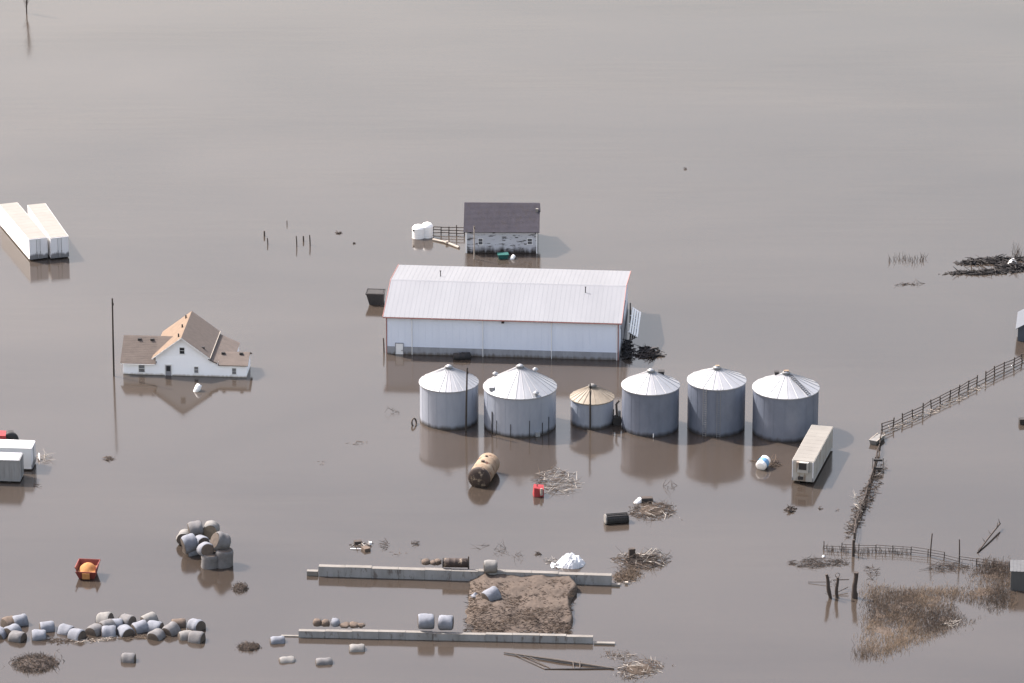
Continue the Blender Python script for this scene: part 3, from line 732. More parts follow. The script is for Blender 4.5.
# ------------------------------------------------------------------ wagon with corn
def wagon():
    a, r_, L = frame((76.5, 579.5), (91.5, 580.5)); W = 2.3; D = 2.6
    t = empty('grain_wagon', a, R(-6), 'small dull red wagon heaped with orange corn, sunk to its hopper', 'wagon')
    mb = MB(); z0, z1 = -.4, 1.55; th = .07
    bot = [(.35, .5), (W - .35, .5), (W - .35, D - .5), (.35, D - .5)]; top = [(-.15, -.05), (W + .1, -.05), (W + .1, D), (-.15, D)]
    for i in range(4):
        j = (i + 1) % 4; p, q, u, v = bot[i], bot[j], top[j], top[i]
        inn = lambda z, pt: (pt[0] + (W / 2 - pt[0]) * .06, pt[1] + (D / 2 - pt[1]) * .06, z)
        mb.hexa([(p[0], p[1], z0), (q[0], q[1], z0), inn(z0, q), inn(z0, p), (v[0] * 1, v[1] * 1, z1 - (.55 if i == 0 else 0)), (u[0], u[1], z1 - (.55 if i == 0 else 0)), inn(z1 - (.55 if i == 0 else 0), u), inn(z1 - (.55 if i == 0 else 0), v)])
    mb.build('hopper', 'wagon_red', t)
    gr = MB(); n = 14; vs, fs = [], []
    for i in range(n + 1):
        for j in range(n + 1):
            x, y = W * (.06 + .88 * i / n), .1 + (D - .35) * j / n
            e = max(0, 1 - ((2 * i / n - 1) ** 2 + (2 * j / n - 1) ** 2) / 1.1)
            vs.append((x, y, .9 + .75 * e + .06 * noise.noise(Vector((x * 3, y * 3, 0)))))
    for i in range(n):
        for j in range(n): q = i * (n + 1) + j; fs.append((q, q + n + 1, q + n + 2, q + 1))
    gr.add(vs, fs, 0, True); gr.build('corn_heap', 'grain', t)
    rm = MB()
    for (p, q, z) in (((-.15, D), (W + .1, D), 1.55), ((-.15, -.05), (-.15, D), 1.5), ((W + .1, -.05), (W + .1, D), 1.5)): rm.tube([(p[0], p[1], z), (q[0], q[1], z)], .06, 5)
    rm.build('rim', 'wagon_red', t)
    MB().box((W / 2, -.12, .5), (.9, .1, .7)).build('chute_door', 'grain', t)
wagon()

# ------------------------------------------------------------------ round bales
def bale_mesh(kind, r, L, seed):
    rr = random.Random(seed); n = 26; mb = MB(); prof = []
    zs = [(-L / 2, r * .86), (-L / 2 + .08, r * .94), (-L / 2 + .2, r * .98)] + [(-L / 2 + L * (i / 6), r * (1 + rr.uniform(-.02, .03))) for i in range(1, 6)] + [(L / 2 - .2, r * .98), (L / 2 - .08, r * .94), (L / 2, r * .86)]
    vs, fs = [], []
    for z, q in zs:
        for k in range(n):
            t = 2 * math.pi * k / n; w_ = q * (1 + .06 * math.sin(2 * t + seed) + .035 * math.sin(3 * t + seed * 2 + z * 2) + rr.uniform(-.015, .015))
            vs.append((w_ * math.cos(t), w_ * math.sin(t), z))
    for i in range(len(zs) - 1):
        for k in range(n): k2 = (k + 1) % n; fs.append((i * n + k, i * n + k2, i * n + n + k2, i * n + n + k))
    mb.add(vs, fs, 0, True)
    for s in (-1, 1):       # slightly bulging ends of pressed hay
        rings = [(r * .86, 0), (r * .6, .05), (r * .3, .035), (.01, .07)]
        vs, fs = [], []
        for q, z in rings:
            for k in range(n):
                t = 2 * math.pi * k / n; vs.append((q * math.cos(t), q * math.sin(t), s * (L / 2 + z + rr.uniform(0, .015))))
        for i in range(3):
            for k in range(n):
                k2 = (k + 1) % n; f = (i * n + k, i * n + k2, i * n + n + k2, i * n + n + k); fs.append(f if s > 0 else f[::-1])
        mb.add(vs, fs, 1, True)
    return mb
PROTO = {}
def bale(px, py, z, yaw, tilt, label, kind='bale', r=.9, L=1.6, group='round hay bales in the flood', end='bale_end', roll=0):
    """yaw: heading of the bale's axis (0 = along the picture's width, 90 = away from camera); tilt: lifts the axis (90 = standing)"""
    key = (kind, end, r, L, rnd.randrange(3))
    if kind == 'bale' and rnd.random() < .25: kind = 'bale_dull'
    key = (kind, end, r, L, key[4])
    c = P(px, py, z)
    Q = Matrix.Rotation(R(yaw), 4, 'Z') @ Matrix.Rotation(R(90 - tilt), 4, 'Y') @ Matrix.Rotation(R(roll or rnd.uniform(0, 360)), 4, 'Z')
    if key not in PROTO:
        t = empty('hay_bale', c)
        full = bale_mesh(kind, r, L, key[4])
        for mi, nm, m in ((0, 'wrap', kind), (1, 'end_face', end)):
            if mi == 0:
                sub = MB(); sub.v = full.v; idx = [i for i, q in enumerate(full.m) if q == 0]
                sub.f = [full.f[i] for i in idx]; sub.m = [0] * len(idx); sub.sm = [True] * len(idx); p = sub.build(nm, m, t)
                strip(p)
            else:
                for s in (-1, 1):
                    sub = MB(); sub.v = full.v; idx = [i for i, q in enumerate(full.m) if q == 1 and full.v[full.f[i][0]][2] * s > 0]
                    sub.f = [full.f[i] for i in idx]; sub.m = [0] * len(idx); sub.sm = [True] * len(idx); p = sub.build(nm, m, t)
                    strip(p)
        PROTO[key] = t
    else:
        t = copy_tree(PROTO[key], None, c)
    t.location = c; t.rotation_euler = Q.to_euler()
    return tag(t, label, 'hay bale', group)
def strip(o):
    import bmesh
    b = bmesh.new(); b.from_mesh(o.data)
    bmesh.ops.delete(b, geom=[v for v in b.verts if not v.link_faces], context='VERTS'); b.to_mesh(o.data); b.free()
gs = 'hay bales piled in a cluster'
bale(195.5, 529, 1.9, 12, 8, 'grey bale on top at the back left of the bale cluster', r=1.0, L=1.6, group=gs)
bale(211, 530, 1.5, 84, 0, 'bale showing its round tan end at the back of the bale cluster', 'bale_pale', end='bale_tan', r=1.0, group=gs)
bale(189.5, 543.5, 1.35, 20, 12, 'grey bale lying at the front left of the bale cluster', r=1.05, L=1.6, group=gs)
bale(184.5, 537, .8, 80, 0, 'pale edged bale hidden behind the left bale of the cluster', 'bale_pale', r=.85, group=gs)
bale(201.5, 541.5, 1.5, 115, -10, 'small looking bale wedged in the middle of the bale cluster', r=.75, group=gs)
bale(205.5, 549.5, 1.95, 112, -14, 'bale with round end turned to the front, centre of the cluster', r=.88, L=1.5, group=gs, end='bale_brown')
bale(220.5, 542.0, 2.7, 28, -24, 'topmost large bale with pale rim at the right of the cluster', r=1.1, L=1.7, group=gs)
bale(224.0, 559.5, .75, 0, 84, 'bale standing on end in water at the right of the cluster', 'bale', r=1.02, L=2.6, group=gs)
bale(210.0, 562.5, .5, 0, 85, 'bale standing on end at the front of the cluster', 'bale', r=.98, L=2.2, group=gs)
bale(191.5, 552, .1, 30, 5, 'bale sunk below the front left bale of the cluster', r=.95, group=gs)
gr_ = 'hay bales adrift in a long row'
row = [
 (-1, 634.5, .2, 70, 0, 'bale', 'bale cut by the left picture edge at the row start'),
 (20, 620.5, .55, 25, 5, 'bale', 'farthest back of the bales at the row left end'),
 (10, 622.5, .25, 40, 0, 'bale_brown', 'brown bale behind the others at the row left end'),
 (12.5, 630.5, .5, 55, 0, 'bale', 'bale with shaded end, middle one of the left end group'),
 (17.5, 637, .35, -20, 0, 'bale', 'front bale of the left end group, dark end to the right'),
 (47, 627.3, .3, 8, 0, 'bale', 'bale lying sideways behind another, just right of the left end group'),
 (39, 636.0, .25, 5, 0, 'bale', 'bale lying sideways at the front, just right of the left end group'),
 (66, 631.0, .2, -25, 0, 'bale', 'low grey bale left of a rounded one, left half of the row'),
 (76.8, 635.5, .3, -35, 5, 'bale', 'rounded bale at the front with pale scum by it'),
 (94.5, 630.5, .35, 60, 0, 'bale', 'dark sided bale just left of the densest part of the row'),
 (105, 619.0, .3, -15, 12, 'bale_pale', 'palest bale at the back of the row, left of its middle'),
 (107, 626.5, .45, 35, 0, 'bale', 'bale directly in front of the palest bale'),
 (115.5, 624.5, .4, 15, 0, 'bale', 'bale with a pale top right of the palest bale'),
 (109, 632.5, .25, 4, 0, 'bale', 'darker bale lying sideways at the front, left of row middle'),
 (127, 620.5, .5, -30, 8, 'bale', 'high bale at the back in the row middle'),
 (125.5, 631.2, .35, 120, 0, 'bale', 'rounded bale with a bright left edge at the front of the row middle'),
 (140, 627.0, .5, 28, 8, 'bale', 'large tilted bale in the row middle'),
 (149.5, 619.5, .3, 30, 8, 'bale_pale', 'pale bale at the back, right of the row middle'),
 (155, 627.0, .4, -20, 0, 'bale', 'bale with bright top behind the lowest bale of the right half'),
 (156.5, 635.5, .3, 60, 0, 'bale', 'lowest front bale of the right half of the row'),
 (171.3, 630.0, .45, 55, 8, 'bale', 'bale with pale left side in front of a brown one'),
 (178.5, 624.0, .2, 10, 0, 'bale_brown', 'brown bale near the right end of the row'),
 (196.5, 625.0, .5, -40, 10, 'bale', 'back one of the last bales at the row right end'),
 (196.5, 638.0, .35, -25, 0, 'bale', 'front right bale of the row with brown end turned right'),
 (186, 637.5, .0, 10, 0, 'bale_pale', 'half drowned pale bale left of the front right bale'),
]
for (px, py, z, yaw, tilt, kd, lb) in row:
    bale(px, py + 1.5, z * .8 - .22, yaw + rnd.uniform(-6, 6), tilt, lb, kd, r=rnd.choice((.86, .92)), L=1.6, group=gr_)
bale(128.5, 659.5, .1, -8, 0, 'lone bale adrift below the long row of bales', r=.72, L=1.5, group='hay bales adrift alone')
bale(287, 662.5, -.25, 12, 0, 'pale bale nearly sunk below the left end of lower wall', 'bale_pale', r=.72, L=1.7, group='hay bales adrift alone')
bale(324, 664.5, -.22, 5, 0, 'bluish bale nearly sunk, left of centre below the lower wall', 'bale', r=.74, L=1.8, group='hay bales adrift alone')
bale(357, 650.5, -.12, 4, 0, 'pale streaked bale half sunk just below the lower wall', 'bale_pale', r=.74, L=1.7, group='hay bales adrift alone')
bale(277.5, 642.5, -.1, 8, 0, 'half sunk bale beside the left tip of the lower wall', 'bale', r=.7, L=1.6, group='hay bales adrift alone')

# ------------------------------------------------------------------ concrete bunker walls
def bunk_wall(A, B, h, th, label, seg=2.9, taper=()):
    o, a, L = frame(A, B)
    t = empty('concrete_wall', o, a, label, 'wall', 'long concrete walls')
    n = int(L / seg); y = 0
    for i in range(n):
        x0, x1 = L * i / n + .012, L * (i + 1) / n - .012
        dz = rnd.uniform(-.07, .05); dy = rnd.uniform(-.03, .03); hh = h + dz
        MB().hexa([(x0, dy - .06, -1), (x1, dy - .06, -1), (x1, th + dy, -1), (x0, th + dy, -1), (x0, dy, hh), (x1, dy, hh), (x1, th + dy, hh), (x0, th + dy, hh)]).build('wall_panel', 'concrete', t)
        MB().box(((x0 + x1) / 2, th / 2 + dy, hh + .022), (x1 - x0 - .01, th - .02, .05)).build('coping', 'concrete_top', t)
    return t, L
t1, LU = bunk_wall((318.5, 576.3), (611.5, 585.2), 1.18, .75, 'upper concrete wall, with brown cylinder and pale bale on it')
MB().box((-.75, .4, .1), (1.3, .6, .9)).build('end_block', 'concrete_top', t1)
MB().box((LU + .5, -.1, .0), (1.0, .5, .5)).build('end_block', 'concrete_top', t1)
t2, LL = bunk_wall((298.5, 637.3), (593, 643.6), .8, .62, 'lower concrete wall, with two big grey bales on it')
MB().box((-1.0, .25, -.05), (2.0, .35, .3)).build('end_block', 'concrete_top', t2)
MB().box((LL + 1.3, -.05, -.02), (2.4, .5, .44)).build('end_block', 'concrete_top', t2)
# mud heap between the walls
def mud():
    A = [(470, 577), (575, 581), (573, 637), (462, 634)]
    nx, ny = 60, 60; vs, fs = [], []
    for i in range(nx + 1):
        for j in range(ny + 1):
            u, v = i / nx, j / ny
            q = P(A[0][0] * (1 - u) * (1 - v) + A[1][0] * u * (1 - v) + A[2][0] * u * v + A[3][0] * (1 - u) * v, A[0][1] * (1 - u) * (1 - v) + A[1][1] * u * (1 - v) + A[2][1] * u * v + A[3][1] * (1 - u) * v)
            q += Vector((noise.noise(q * .35) * .8 * (1 if 0 < u < 1 else .6), 0, 0))
            el = min(1, u / .14); er = min(1, (1 - u) / .03)
            ef = 1 - max(0, (v - .62) / .38) ** .9 * .97
            z = 1.05 * min(el, 1) ** .8 * min(er, 1) ** .6 * ef + .22 * noise.fractal(q * .5, 1, 2, 4) + .10 * noise.noise(q * 2.1) - .12
            if u in (0, 1): z = -.4
            vs.append((q.x, q.y, z))
    for i in range(nx):
        for j in range(ny): q = i * (ny + 1) + j; fs.append((q, q + 1, q + ny + 2, q + ny + 1))
    fs = [f[::-1] for f in fs]
    o = MB().add(vs, fs, 0, True); 
    me = o.build('mud_bank', 'mud'); tag(me, kind='structure')
mud()
def litter():
    c = P(520, 605); mb = MB()
    for i in range(5200):
        u, v = rnd.random(), rnd.random() ** .8
        px = (470 * (1 - v) + 464 * v) * (1 - u) + (574 * (1 - v) + 571 * v) * u + rnd.gauss(0, 1); py = 579 + 54 * v
        q = P(px, py, .95 if v < .62 else .95 - (v - .62) * 2.2) - c
        t_ = noise.fractal(Vector((q.x * .25, q.y * .5, 2)), 1, 2, 3) + rnd.gauss(0, .15)
        if rnd.random() > .55 + t_: continue
        a = rnd.gauss(0, .5) + (math.pi if rnd.random() < .5 else 0)
        mb.blade(q + Vector((0, 0, -.08)), (math.cos(a), math.sin(a) * .6, rnd.uniform(.1, .6)), rnd.uniform(.2, .6), rnd.uniform(.04, .09), 0 if t_ > .25 else (1 if t_ > -.1 else 2))
    tag(mb.build('straw_litter', ['straw_brown', 'straw_dark', 'twig'], None, c), 'trampled brown straw littering the mud between the concrete walls', 'straw', kind='stuff')
litter()
# things on the walls
def cyl_on(px, py, z, r, L, yaw, label, m, name='rusty_cylinder', cat='cylinder', me='dark'):
    c = P(px, py, z); t = empty(name, c, R(yaw), label, cat)
    mb = MB(); hcyl(mb, (-L / 2, 0, 0), (L / 2, 0, 0), r, 20, 0, .08, 4); mb.build('shell', m, t)
    for s in (-1, 1): MB().lathe([(.001, -.04), (r + .05, -.04), (r + .05, .05), (r - .02, .06)], 18, 0, False, Matrix.Translation((s * (L / 2 + .04), 0, 0)) @ Matrix.Rotation(R(90), 4, 'Y')).build('end_ring', me, t)
    return t
t = cyl_on(455.5, 562.8, 1.75, .55, 2.9, -2, 'dark brown cylinder lying on top of the upper concrete wall', 'rust_end')
pole(468.6, 578, 556, .1, 'short dark post rising at the right end of the brown cylinder', 'stake', 'twig', cat='stake', group='stakes standing in the water')
bale(490.5, 566.5, 1.85, 0, 0, 'pale beige bale resting on the upper wall beside mud', 'bale_pale', r=.72, L=1.5, group='hay bales on the walls and mud')
bale(491.5, 596.0, 1.15, 35, 15, 'dark grey bale sitting on the brown mud heap', 'bale', r=.92, L=1.7, group='hay bales on the walls and mud')
bale(426, 621.5, 1.70, 3, 0, 'left one of two big grey bales on the lower wall', 'bale', r=.92, L=1.8, group='hay bales on the walls and mud')
bale(445.8, 622.5, 1.65, -4, 0, 'right one of two big grey bales on the lower wall', 'bale', r=.88, L=1.65, group='hay bales on the walls and mud')

# ------------------------------------------------------------------ debris
def heap(px, py, w_px, d_px, h, n, mats, label, cat='debris', name='driftwood_heap', rz=0, rad=(.02, .06), ln=(.6, 2.2), flat=.25, extras=None, kind=None, blades=0, wts=None):
    s = S(py); wx = w_px / s / 2; dy = d_px / (s * SP) / 2; c = P(px, py); rz = R(rz)
    t = empty(name, c, rz, label, cat)
    groups = [MB() for _ in mats]
    for i in range(n):
        while True:
            x, y = rnd.uniform(-1, 1), rnd.uniform(-1, 1)
            q = x * x + y * y
            if q < 1: break
        z = (1 - q) * h * rnd.random() - .05
        a = rnd.uniform(0, 2 * math.pi); d = (math.cos(a), math.sin(a) * .7, rnd.uniform(-.25, 1) * flat)
        mi = rnd.choices(range(len(mats)), wts or [1] * len(mats))[0]
        L = rnd.uniform(*ln)
        groups[mi].twig((x * wx - d[0] * L / 2, y * dy - d[1] * L / 2, z), d, L, rnd.uniform(*rad), 0, .25)
    for i in range(blades):
        x, y = rnd.gauss(0, .45), rnd.gauss(0, .45)
        a = rnd.uniform(0, 6.28); groups[rnd.randrange(len(mats))].blade((x * wx, y * dy, -.05), (math.cos(a) * .6, math.sin(a) * .6, rnd.uniform(.2, 1)), rnd.uniform(.4, 1) * max(h, .4), rnd.uniform(.04, .09))
    nm = {'twig': 'branches', 'twig_brown': 'branches', 'twig_pale': 'pale_branches', 'char': 'timber', 'straw': 'straw', 'straw_brown': 'straw', 'straw_dark': 'straw', 'pale_wood': 'pale_boards', 'wood': 'boards'}
    for g_, m in zip(groups, mats):
        if n <= 24 and g_.v and not blades:
            per = 16
            for q in range(0, len(g_.v), per):
                one = MB(); one.v = g_.v[q:q + per]; fq = [(f, a_, b_) for f, a_, b_ in zip(g_.f, g_.m, g_.sm) if q <= f[0] < q + per]
                one.f = [tuple(i - q for i in f) for f, _, _ in fq]; one.m = [0] * len(fq); one.sm = [True] * len(fq); one.build('stick', m, t)
        elif g_.v: g_.build(nm.get(m, 'branches'), m, t)
    if extras: extras(t)
    return t
def brush_core(t, w2, d2, h2, m='straw_dark'):
    mb = MB(); n = 22; vs, fs = [], []
    for i in range(n + 1):
        for j in range(n + 1):
            x, y = 2 * i / n - 1, 2 * j / n - 1; q = x * x + y * y
            vs.append((x * w2, y * d2, h2 * .8 * max(0, 1 - q) - .12 * (q > .9) + .22 * h2 * noise.noise(Vector((x * w2 * 2.2, y * d2 * 2.2, w2)))))
    for i in range(n):
        for j in range(n):
            q = i * (n + 1) + j; f = (q, q + n + 1, q + n + 2, q + 1)
            if max((2 * (k // (n + 1)) / n - 1) ** 2 + (2 * (k % (n + 1)) / n - 1) ** 2 for k in f) < 1.05: fs.append(f)
    mb.add(vs, fs, 0, True).build('matted_core', m, t)
def plank(t, x, y, z, L, wd, rz, m='wood', th=.05, rx=0, ry=0, name='plank'):
    MB().box((x, y, z), (L, wd, th), 0, R(rz), None, R(rx), R(ry)).build(name, m, t)
heap(648, 353.5, 26, 10, .55, 90, ['char', 'twig'], 'black charred timber heap in the shadow right of the barn', rad=(.05, .16), ln=(.9, 2.6), flat=.12, rz=14, wts=[3, 1],
     extras=lambda t: [plank(t, .5, .3, .4, 2.4, .3, 20, 'char', .1), plank(t, -.8, -.2, .4, 2.0, .3, -12, 'char', .1), plank(t, .9, .8, .45, .9, .2, 35, 'pale_wood')])
def red_bits(t):
    c = MB().hexa([(-.6, -.5, -.2), (.5, -.5, -.2), (.6, .5, -.2), (-.5, .5, -.2), (-.75, -.35, .85), (.3, -.5, .65), (.5, .4, .8), (-.6, .5, .95)]); return c
heap(557, 481, 40, 24, .7, 150, ['twig_pale', 'twig', 'twig_brown'], 'tangle of pale and dark branches beside the red casing', rad=(.02, .05), ln=(.8, 2.6), flat=.3, rz=10, wts=[3, 2, 2])
c = P(538.5, 495.0)
t = empty('red_casing', c, R(15), 'broken red machine casing floating at the branch tangle tip', 'machine part')
rb = red_bits(t); rb.v = [(x * 1.15 + .25 * z, y * 1.2, z * 1.35) for x, y, z in rb.v]; rb.build('body', 'red', t); MB().box((.15, -.78, .7), (.3, .12, .9), 0, .2).build('bracket', 'pale_wood', t)
MB().tube([(-.2, 0, .8), (-.15, .1, 1.4)], .06, 6).build('pipe', 'dark', t)
heap(652, 511, 46, 17, .6, 220, ['twig_brown', 'twig', 'twig_pale', 'straw_brown'], 'brown twig heap drifting behind the dark ribbed drum', extras=lambda t: brush_core(t, 1.6, 1.8, 0.42, 'straw_brown'), rad=(.02, .05), ln=(.5, 1.8), flat=.3, rz=8, wts=[4, 3, 1, 3], blades=120)
white_drum(636.5, 502.5, 6.5, 6, 'small white drum caught at the back of the brown twig heap', R(50))
c = P(647, 501.5); t = empty('sunken_box', c, R(5), 'small dark sunken box behind brown twig heap, right of the white drum', 'box')
MB().hexa([(-.65, -.4, -.3), (.65, -.4, -.3), (.65, .4, -.3), (-.65, .4, -.3), (-.7, -.4, .5), (.7, -.45, .42), (.7, .4, .45), (-.7, .4, .52)]).build('body', 'dark', t); MB().box((0, 0, .52), (1.3, .7, .06)).build('lid', 'twig', t)
heap(640, 561, 56, 14, .9, 170, ['twig', 'twig_brown', 'twig_pale'], 'dark driftwood heap with crossed pale sticks off the upper wall end', rad=(.02, .07), ln=(.8, 2.6), flat=.35, rz=6, wts=[4, 2, 1.2],
     extras=lambda t: [MB().tube([(.3, .4, .3), (1.5, .2, 1.5)], .07, 5).tube([(.9, .2, .3), (2.0, .3, 1.45)], .06, 5).tube([(2.0, .1, 1.4), (3.0, .3, .4)], .06, 5).build('pale_pole', 'twig_pale', t), MB().box((-.9, .6, .6), (.75, .5, 1.6), 0, .1).build('stump', 'twig', t), brush_core(t, 2.0, 1.3, .5, 'straw_dark')])
heap(627, 576, 26, 13, .8, 120, ['straw_brown', 'twig_brown', 'straw'], 'brown straw heap against the right end of the upper wall', name='straw_heap', rad=(.015, .035), ln=(.4, 1.2), flat=.4, blades=500, rz=-25,
     extras=lambda t: MB().box((.9, -2.2, .1), (.4, .3, .35), 0, .4).build('pale_board', 'pale_wood', t))
heap(640, 669, 40, 20, .5, 160, ['twig_pale', 'twig_brown', 'straw_brown'], 'curved drift of brown and pale twigs at the bottom right of the lower wall', extras=lambda t: brush_core(t, 1.7, 1.6, 0.35, 'straw_brown'), rad=(.02, .05), ln=(.5, 1.8), flat=.25, rz=-42, wts=[1.6, 3, 3], blades=250)
heap(620, 656, 40, 8, .2, 70, ['twig_brown', 'twig_pale', 'straw_brown'], 'thin brown straw drift below the right tip of the lower wall', name='straw_drift', rad=(.015, .03), ln=(.4, 1.4), flat=.1, rz=-15, blades=150)
heap(352 + 9, 546, 20, 8, .35, 34, ['twig', 'twig_pale'], 'small dark debris with white bits above the left part of the upper wall', rad=(.03, .08), ln=(.4, 1.3), flat=.2, wts=[2, 1],
     extras=lambda t: [plank(t, -.4, -1.0, .05, 1.7, .12, -3, 'white_paint'), plank(t, 1.1, .4, .2, .3, .3, 10, 'white_paint', .3), MB().box((-.4, .8, .15), (.9, .6, .4), 0, .2).build('timber', 'twig', t), MB().box((.6, -1.2, .15), (.8, 1.0, .4), 0, .5).build('timber', 'twig_brown', t)])
heap(385, 545.5, 8, 8, .35, 16, ['twig'], 'few thin dark twigs right of white bits above the upper wall', rad=(.02, .04), ln=(.4, 1.2), flat=.5)
heap(415.5, 544, 9, 4, .25, 14, ['twig'], 'small dark twig clot floating behind the wall cylinder', rad=(.04, .08), ln=(.4, 1.1), flat=.15)
heap(398, 553.5, 18, 4, .12, 16, ['twig_brown'], 'faint scatter of brown twigs just above the upper wall', rad=(.015, .03), ln=(.3, 1.2), flat=.1)
heap(482, 547, 18, 4, .12, 10, ['twig'], 'thin dark sticks floating flat above the pale wall bale', rad=(.02, .035), ln=(.8, 2.2), flat=.05)
heap(502, 551, 16, 8, .5, 16, ['twig'], 'upright thin twigs right of the flat sticks behind upper wall', rad=(.015, .035), ln=(.5, 1.5), flat=.9)
heap(518, 557, 10, 6, .5, 10, ['twig'], 'sparse twigs sticking up behind the mud heap wall', rad=(.015, .03), ln=(.5, 1.4), flat=1.2)
heap(538, 554, 6, 3, .25, 16, ['twig'], 'small dark clot floating left of the white tarp', rad=(.04, .07), ln=(.3, .7), flat=.2)
heap(551, 561, 14, 7, .3, 24, ['twig', 'twig_pale'], 'twigs floating against the left side of the white tarp', rad=(.015, .04), ln=(.4, 1.3), flat=.3)
heap(45, 459, 16, 9, .35, 30, ['twig_pale', 'twig_brown'], 'thin pale branches floating right of the white topped trailer', rad=(.015, .035), ln=(.6, 2.0), flat=.3, wts=[2, 1],
     extras=lambda t: MB().tube([(-.9, .2, -.1), (-.75, .1, .7), (-.6, -.6, .1)], .08, 6).build('white_pipe', 'plastic_white', t))
heap(108.5, 458.5, 11, 5, .25, 24, ['twig_brown', 'twig'], 'small brown weed clot afloat right of the left edge trailers', name='weed_clot', cat='weeds', rad=(.02, .05), ln=(.4, 1.2), flat=.2, blades=60)
heap(37, 486, 6, 3, .2, 8, ['twig'], 'tiny dark stick clot by the grey ribbed trailer', rad=(.02, .05), ln=(.5, 1.2), flat=.1)
for (px, py, wd, dd, hh, lb) in ((35.5, 664, 46, 15, .75, 'dark brown brush mound afloat in the bottom left corner'),
                           (248.5, 647.5, 22, 6, .3, 'low dark weed mat left of the half sunk wall tip bale'),
                           (240, 588.5, 14, 8, .35, 'small round brown weed mat below the bale cluster')):
    heap(px, py, wd, dd, hh, int(wd * 16), ['twig', 'twig', 'twig_brown'], lb, name='brush_mound', cat='brush', rad=(.02, .05), ln=(.3, .8), flat=1.1, blades=int(wd * 10), extras=lambda t, w2=wd / S(py) / 2, d2=dd / (S(py) * SP) / 2, h2=hh: brush_core(t, w2 * .85, d2 * .85, h2 * .7, 'twig'))
heap(339.5, 233, 5, 2, .3, 12, ['twig'], 'small dark clot floating right of the three stakes', rad=(.05, .1), ln=(.3, .8), flat=.15)
heap(353.5, 243.5, 3, 2, .25, 8, ['twig'], 'tiny dark speck of driftwood left of the white tanks', rad=(.05, .08), ln=(.3, .5), flat=.15)
heap(670, 487, 12, 5, .7, 12, ['twig'], 'few upright twigs in open water below the smooth roofed bin', rad=(.02, .04), ln=(.6, 1.3), flat=2.0)
heap(392, 413, 14, 10, .4, 12, ['twig'], 'sparse twigs afloat left of the pale hoop', rad=(.015, .03), ln=(.4, 1.2), flat=.5)
heap(318, 463, 18, 4, .15, 10, ['twig_brown'], 'faint twig streak afloat left of the rusty tank in open water', rad=(.015, .03), ln=(.5, 1.4), flat=.1)
heap(358, 443, 24, 5, .15, 12, ['twig_brown'], 'faint twig streak afloat below the gap between farmhouse and bins', rad=(.015, .03), ln=(.5, 1.4), flat=.1)
heap(685, 169, 2.5, 1.5, .25, 5, ['twig'], 'lone tiny dark speck in the open water near the top', rad=(.05, .1), ln=(.3, .6), flat=.2)
heap(752, 461.5, 7, 2.5, .2, 10, ['twig_brown'], 'short brown sticks afloat left of the blue and white tank', rad=(.02, .05), ln=(.6, 1.2), flat=.1)
heap(774.5, 463.5, 10, 8, .5, 34, ['twig', 'twig_brown'], 'dark bent branches caught right of the blue and white tank', rad=(.03, .07), ln=(.5, 1.5), flat=.5)
heap(790, 510, 9, 6, .6, 30, ['twig'], 'small dark stump clump below the refrigerated trailer', name='stump_clump', cat='stump', rad=(.05, .12), ln=(.4, 1.0), flat=.6)
heap(820.5, 508.5, 3.5, 2, .25, 8, ['twig'], 'tiny dark float right of the small stump clump', rad=(.05, .08), ln=(.3, .6), flat=.2)
heap(837.5, 510, 2.5, 2, .2, 6, ['twig'], 'tiniest dark float nearest to the fence, right of stump clump', rad=(.04, .06), ln=(.3, .5), flat=.2)
# hay chunks on walls
for (px, py, z, w2, h2, lb, m) in ((425.5, 563.3, 1.2, .55, .5, 'left one of small brown hay chunks on the upper wall', 'bale_brown'),
                                (433, 564.0, 1.2, .45, .4, 'middle low one of small brown hay chunks on the upper wall', 'bale_brown'),
                                (438, 563.5, 1.2, .5, .55, 'hay chunk on the upper wall nearest to the brown cylinder', 'bale_brown'),
                                (317.5, 624.5, .8, .5, .65, 'leftmost brown hay chunk on the lower wall', 'bale_brown'),
                                (325.5, 624.8, .8, .52, .62, 'second brown hay chunk from the left on the lower wall', 'bale_brown'),
                                (335.5, 625.0, .8, .55, .75, 'paler hay chunk third from left on the lower wall', 'bale'),
                                (345, 626.0, .8, .65, .35, 'low brown hay chunk right of the paler chunk on lower wall', 'bale_brown'),
                                (354, 626.3, .8, .6, .42, 'second last brown hay chunk on the lower wall', 'bale_brown'),
                                (361, 626.5, .8, .5, .36, 'rightmost brown hay chunk on the lower wall', 'bale_brown')):
    mb = MB(); n = 10; prof = [(w2 * .85, -.06), (w2, h2 * .4), (w2 * .8, h2 * .85), (w2 * .4, h2), (.01, h2 * 1.02)]
    mb.lathe(prof, n)
    mb.v = [tuple(Vector(p) + Vector((noise.noise(Vector(p) * 2 + Vector((px, 0, 0))), noise.noise(Vector(p) * 2 + Vector((0, px, 0))), noise.noise(Vector(p) * 2 + Vector((0, 0, px))))) * .16) for p in mb.v]
    for i in range(26):
        a = rnd.uniform(0, 6.28); mb.twig((math.cos(a) * w2 * .8, math.sin(a) * w2 * .8, rnd.uniform(0, h2)), (math.cos(a), math.sin(a), rnd.uniform(-.2, .8)), .3, .015)
    o = mb.build('hay_chunk', m, None, P(px, py, z)); tag(o, lb, 'hay', 'hay chunks on the concrete walls')
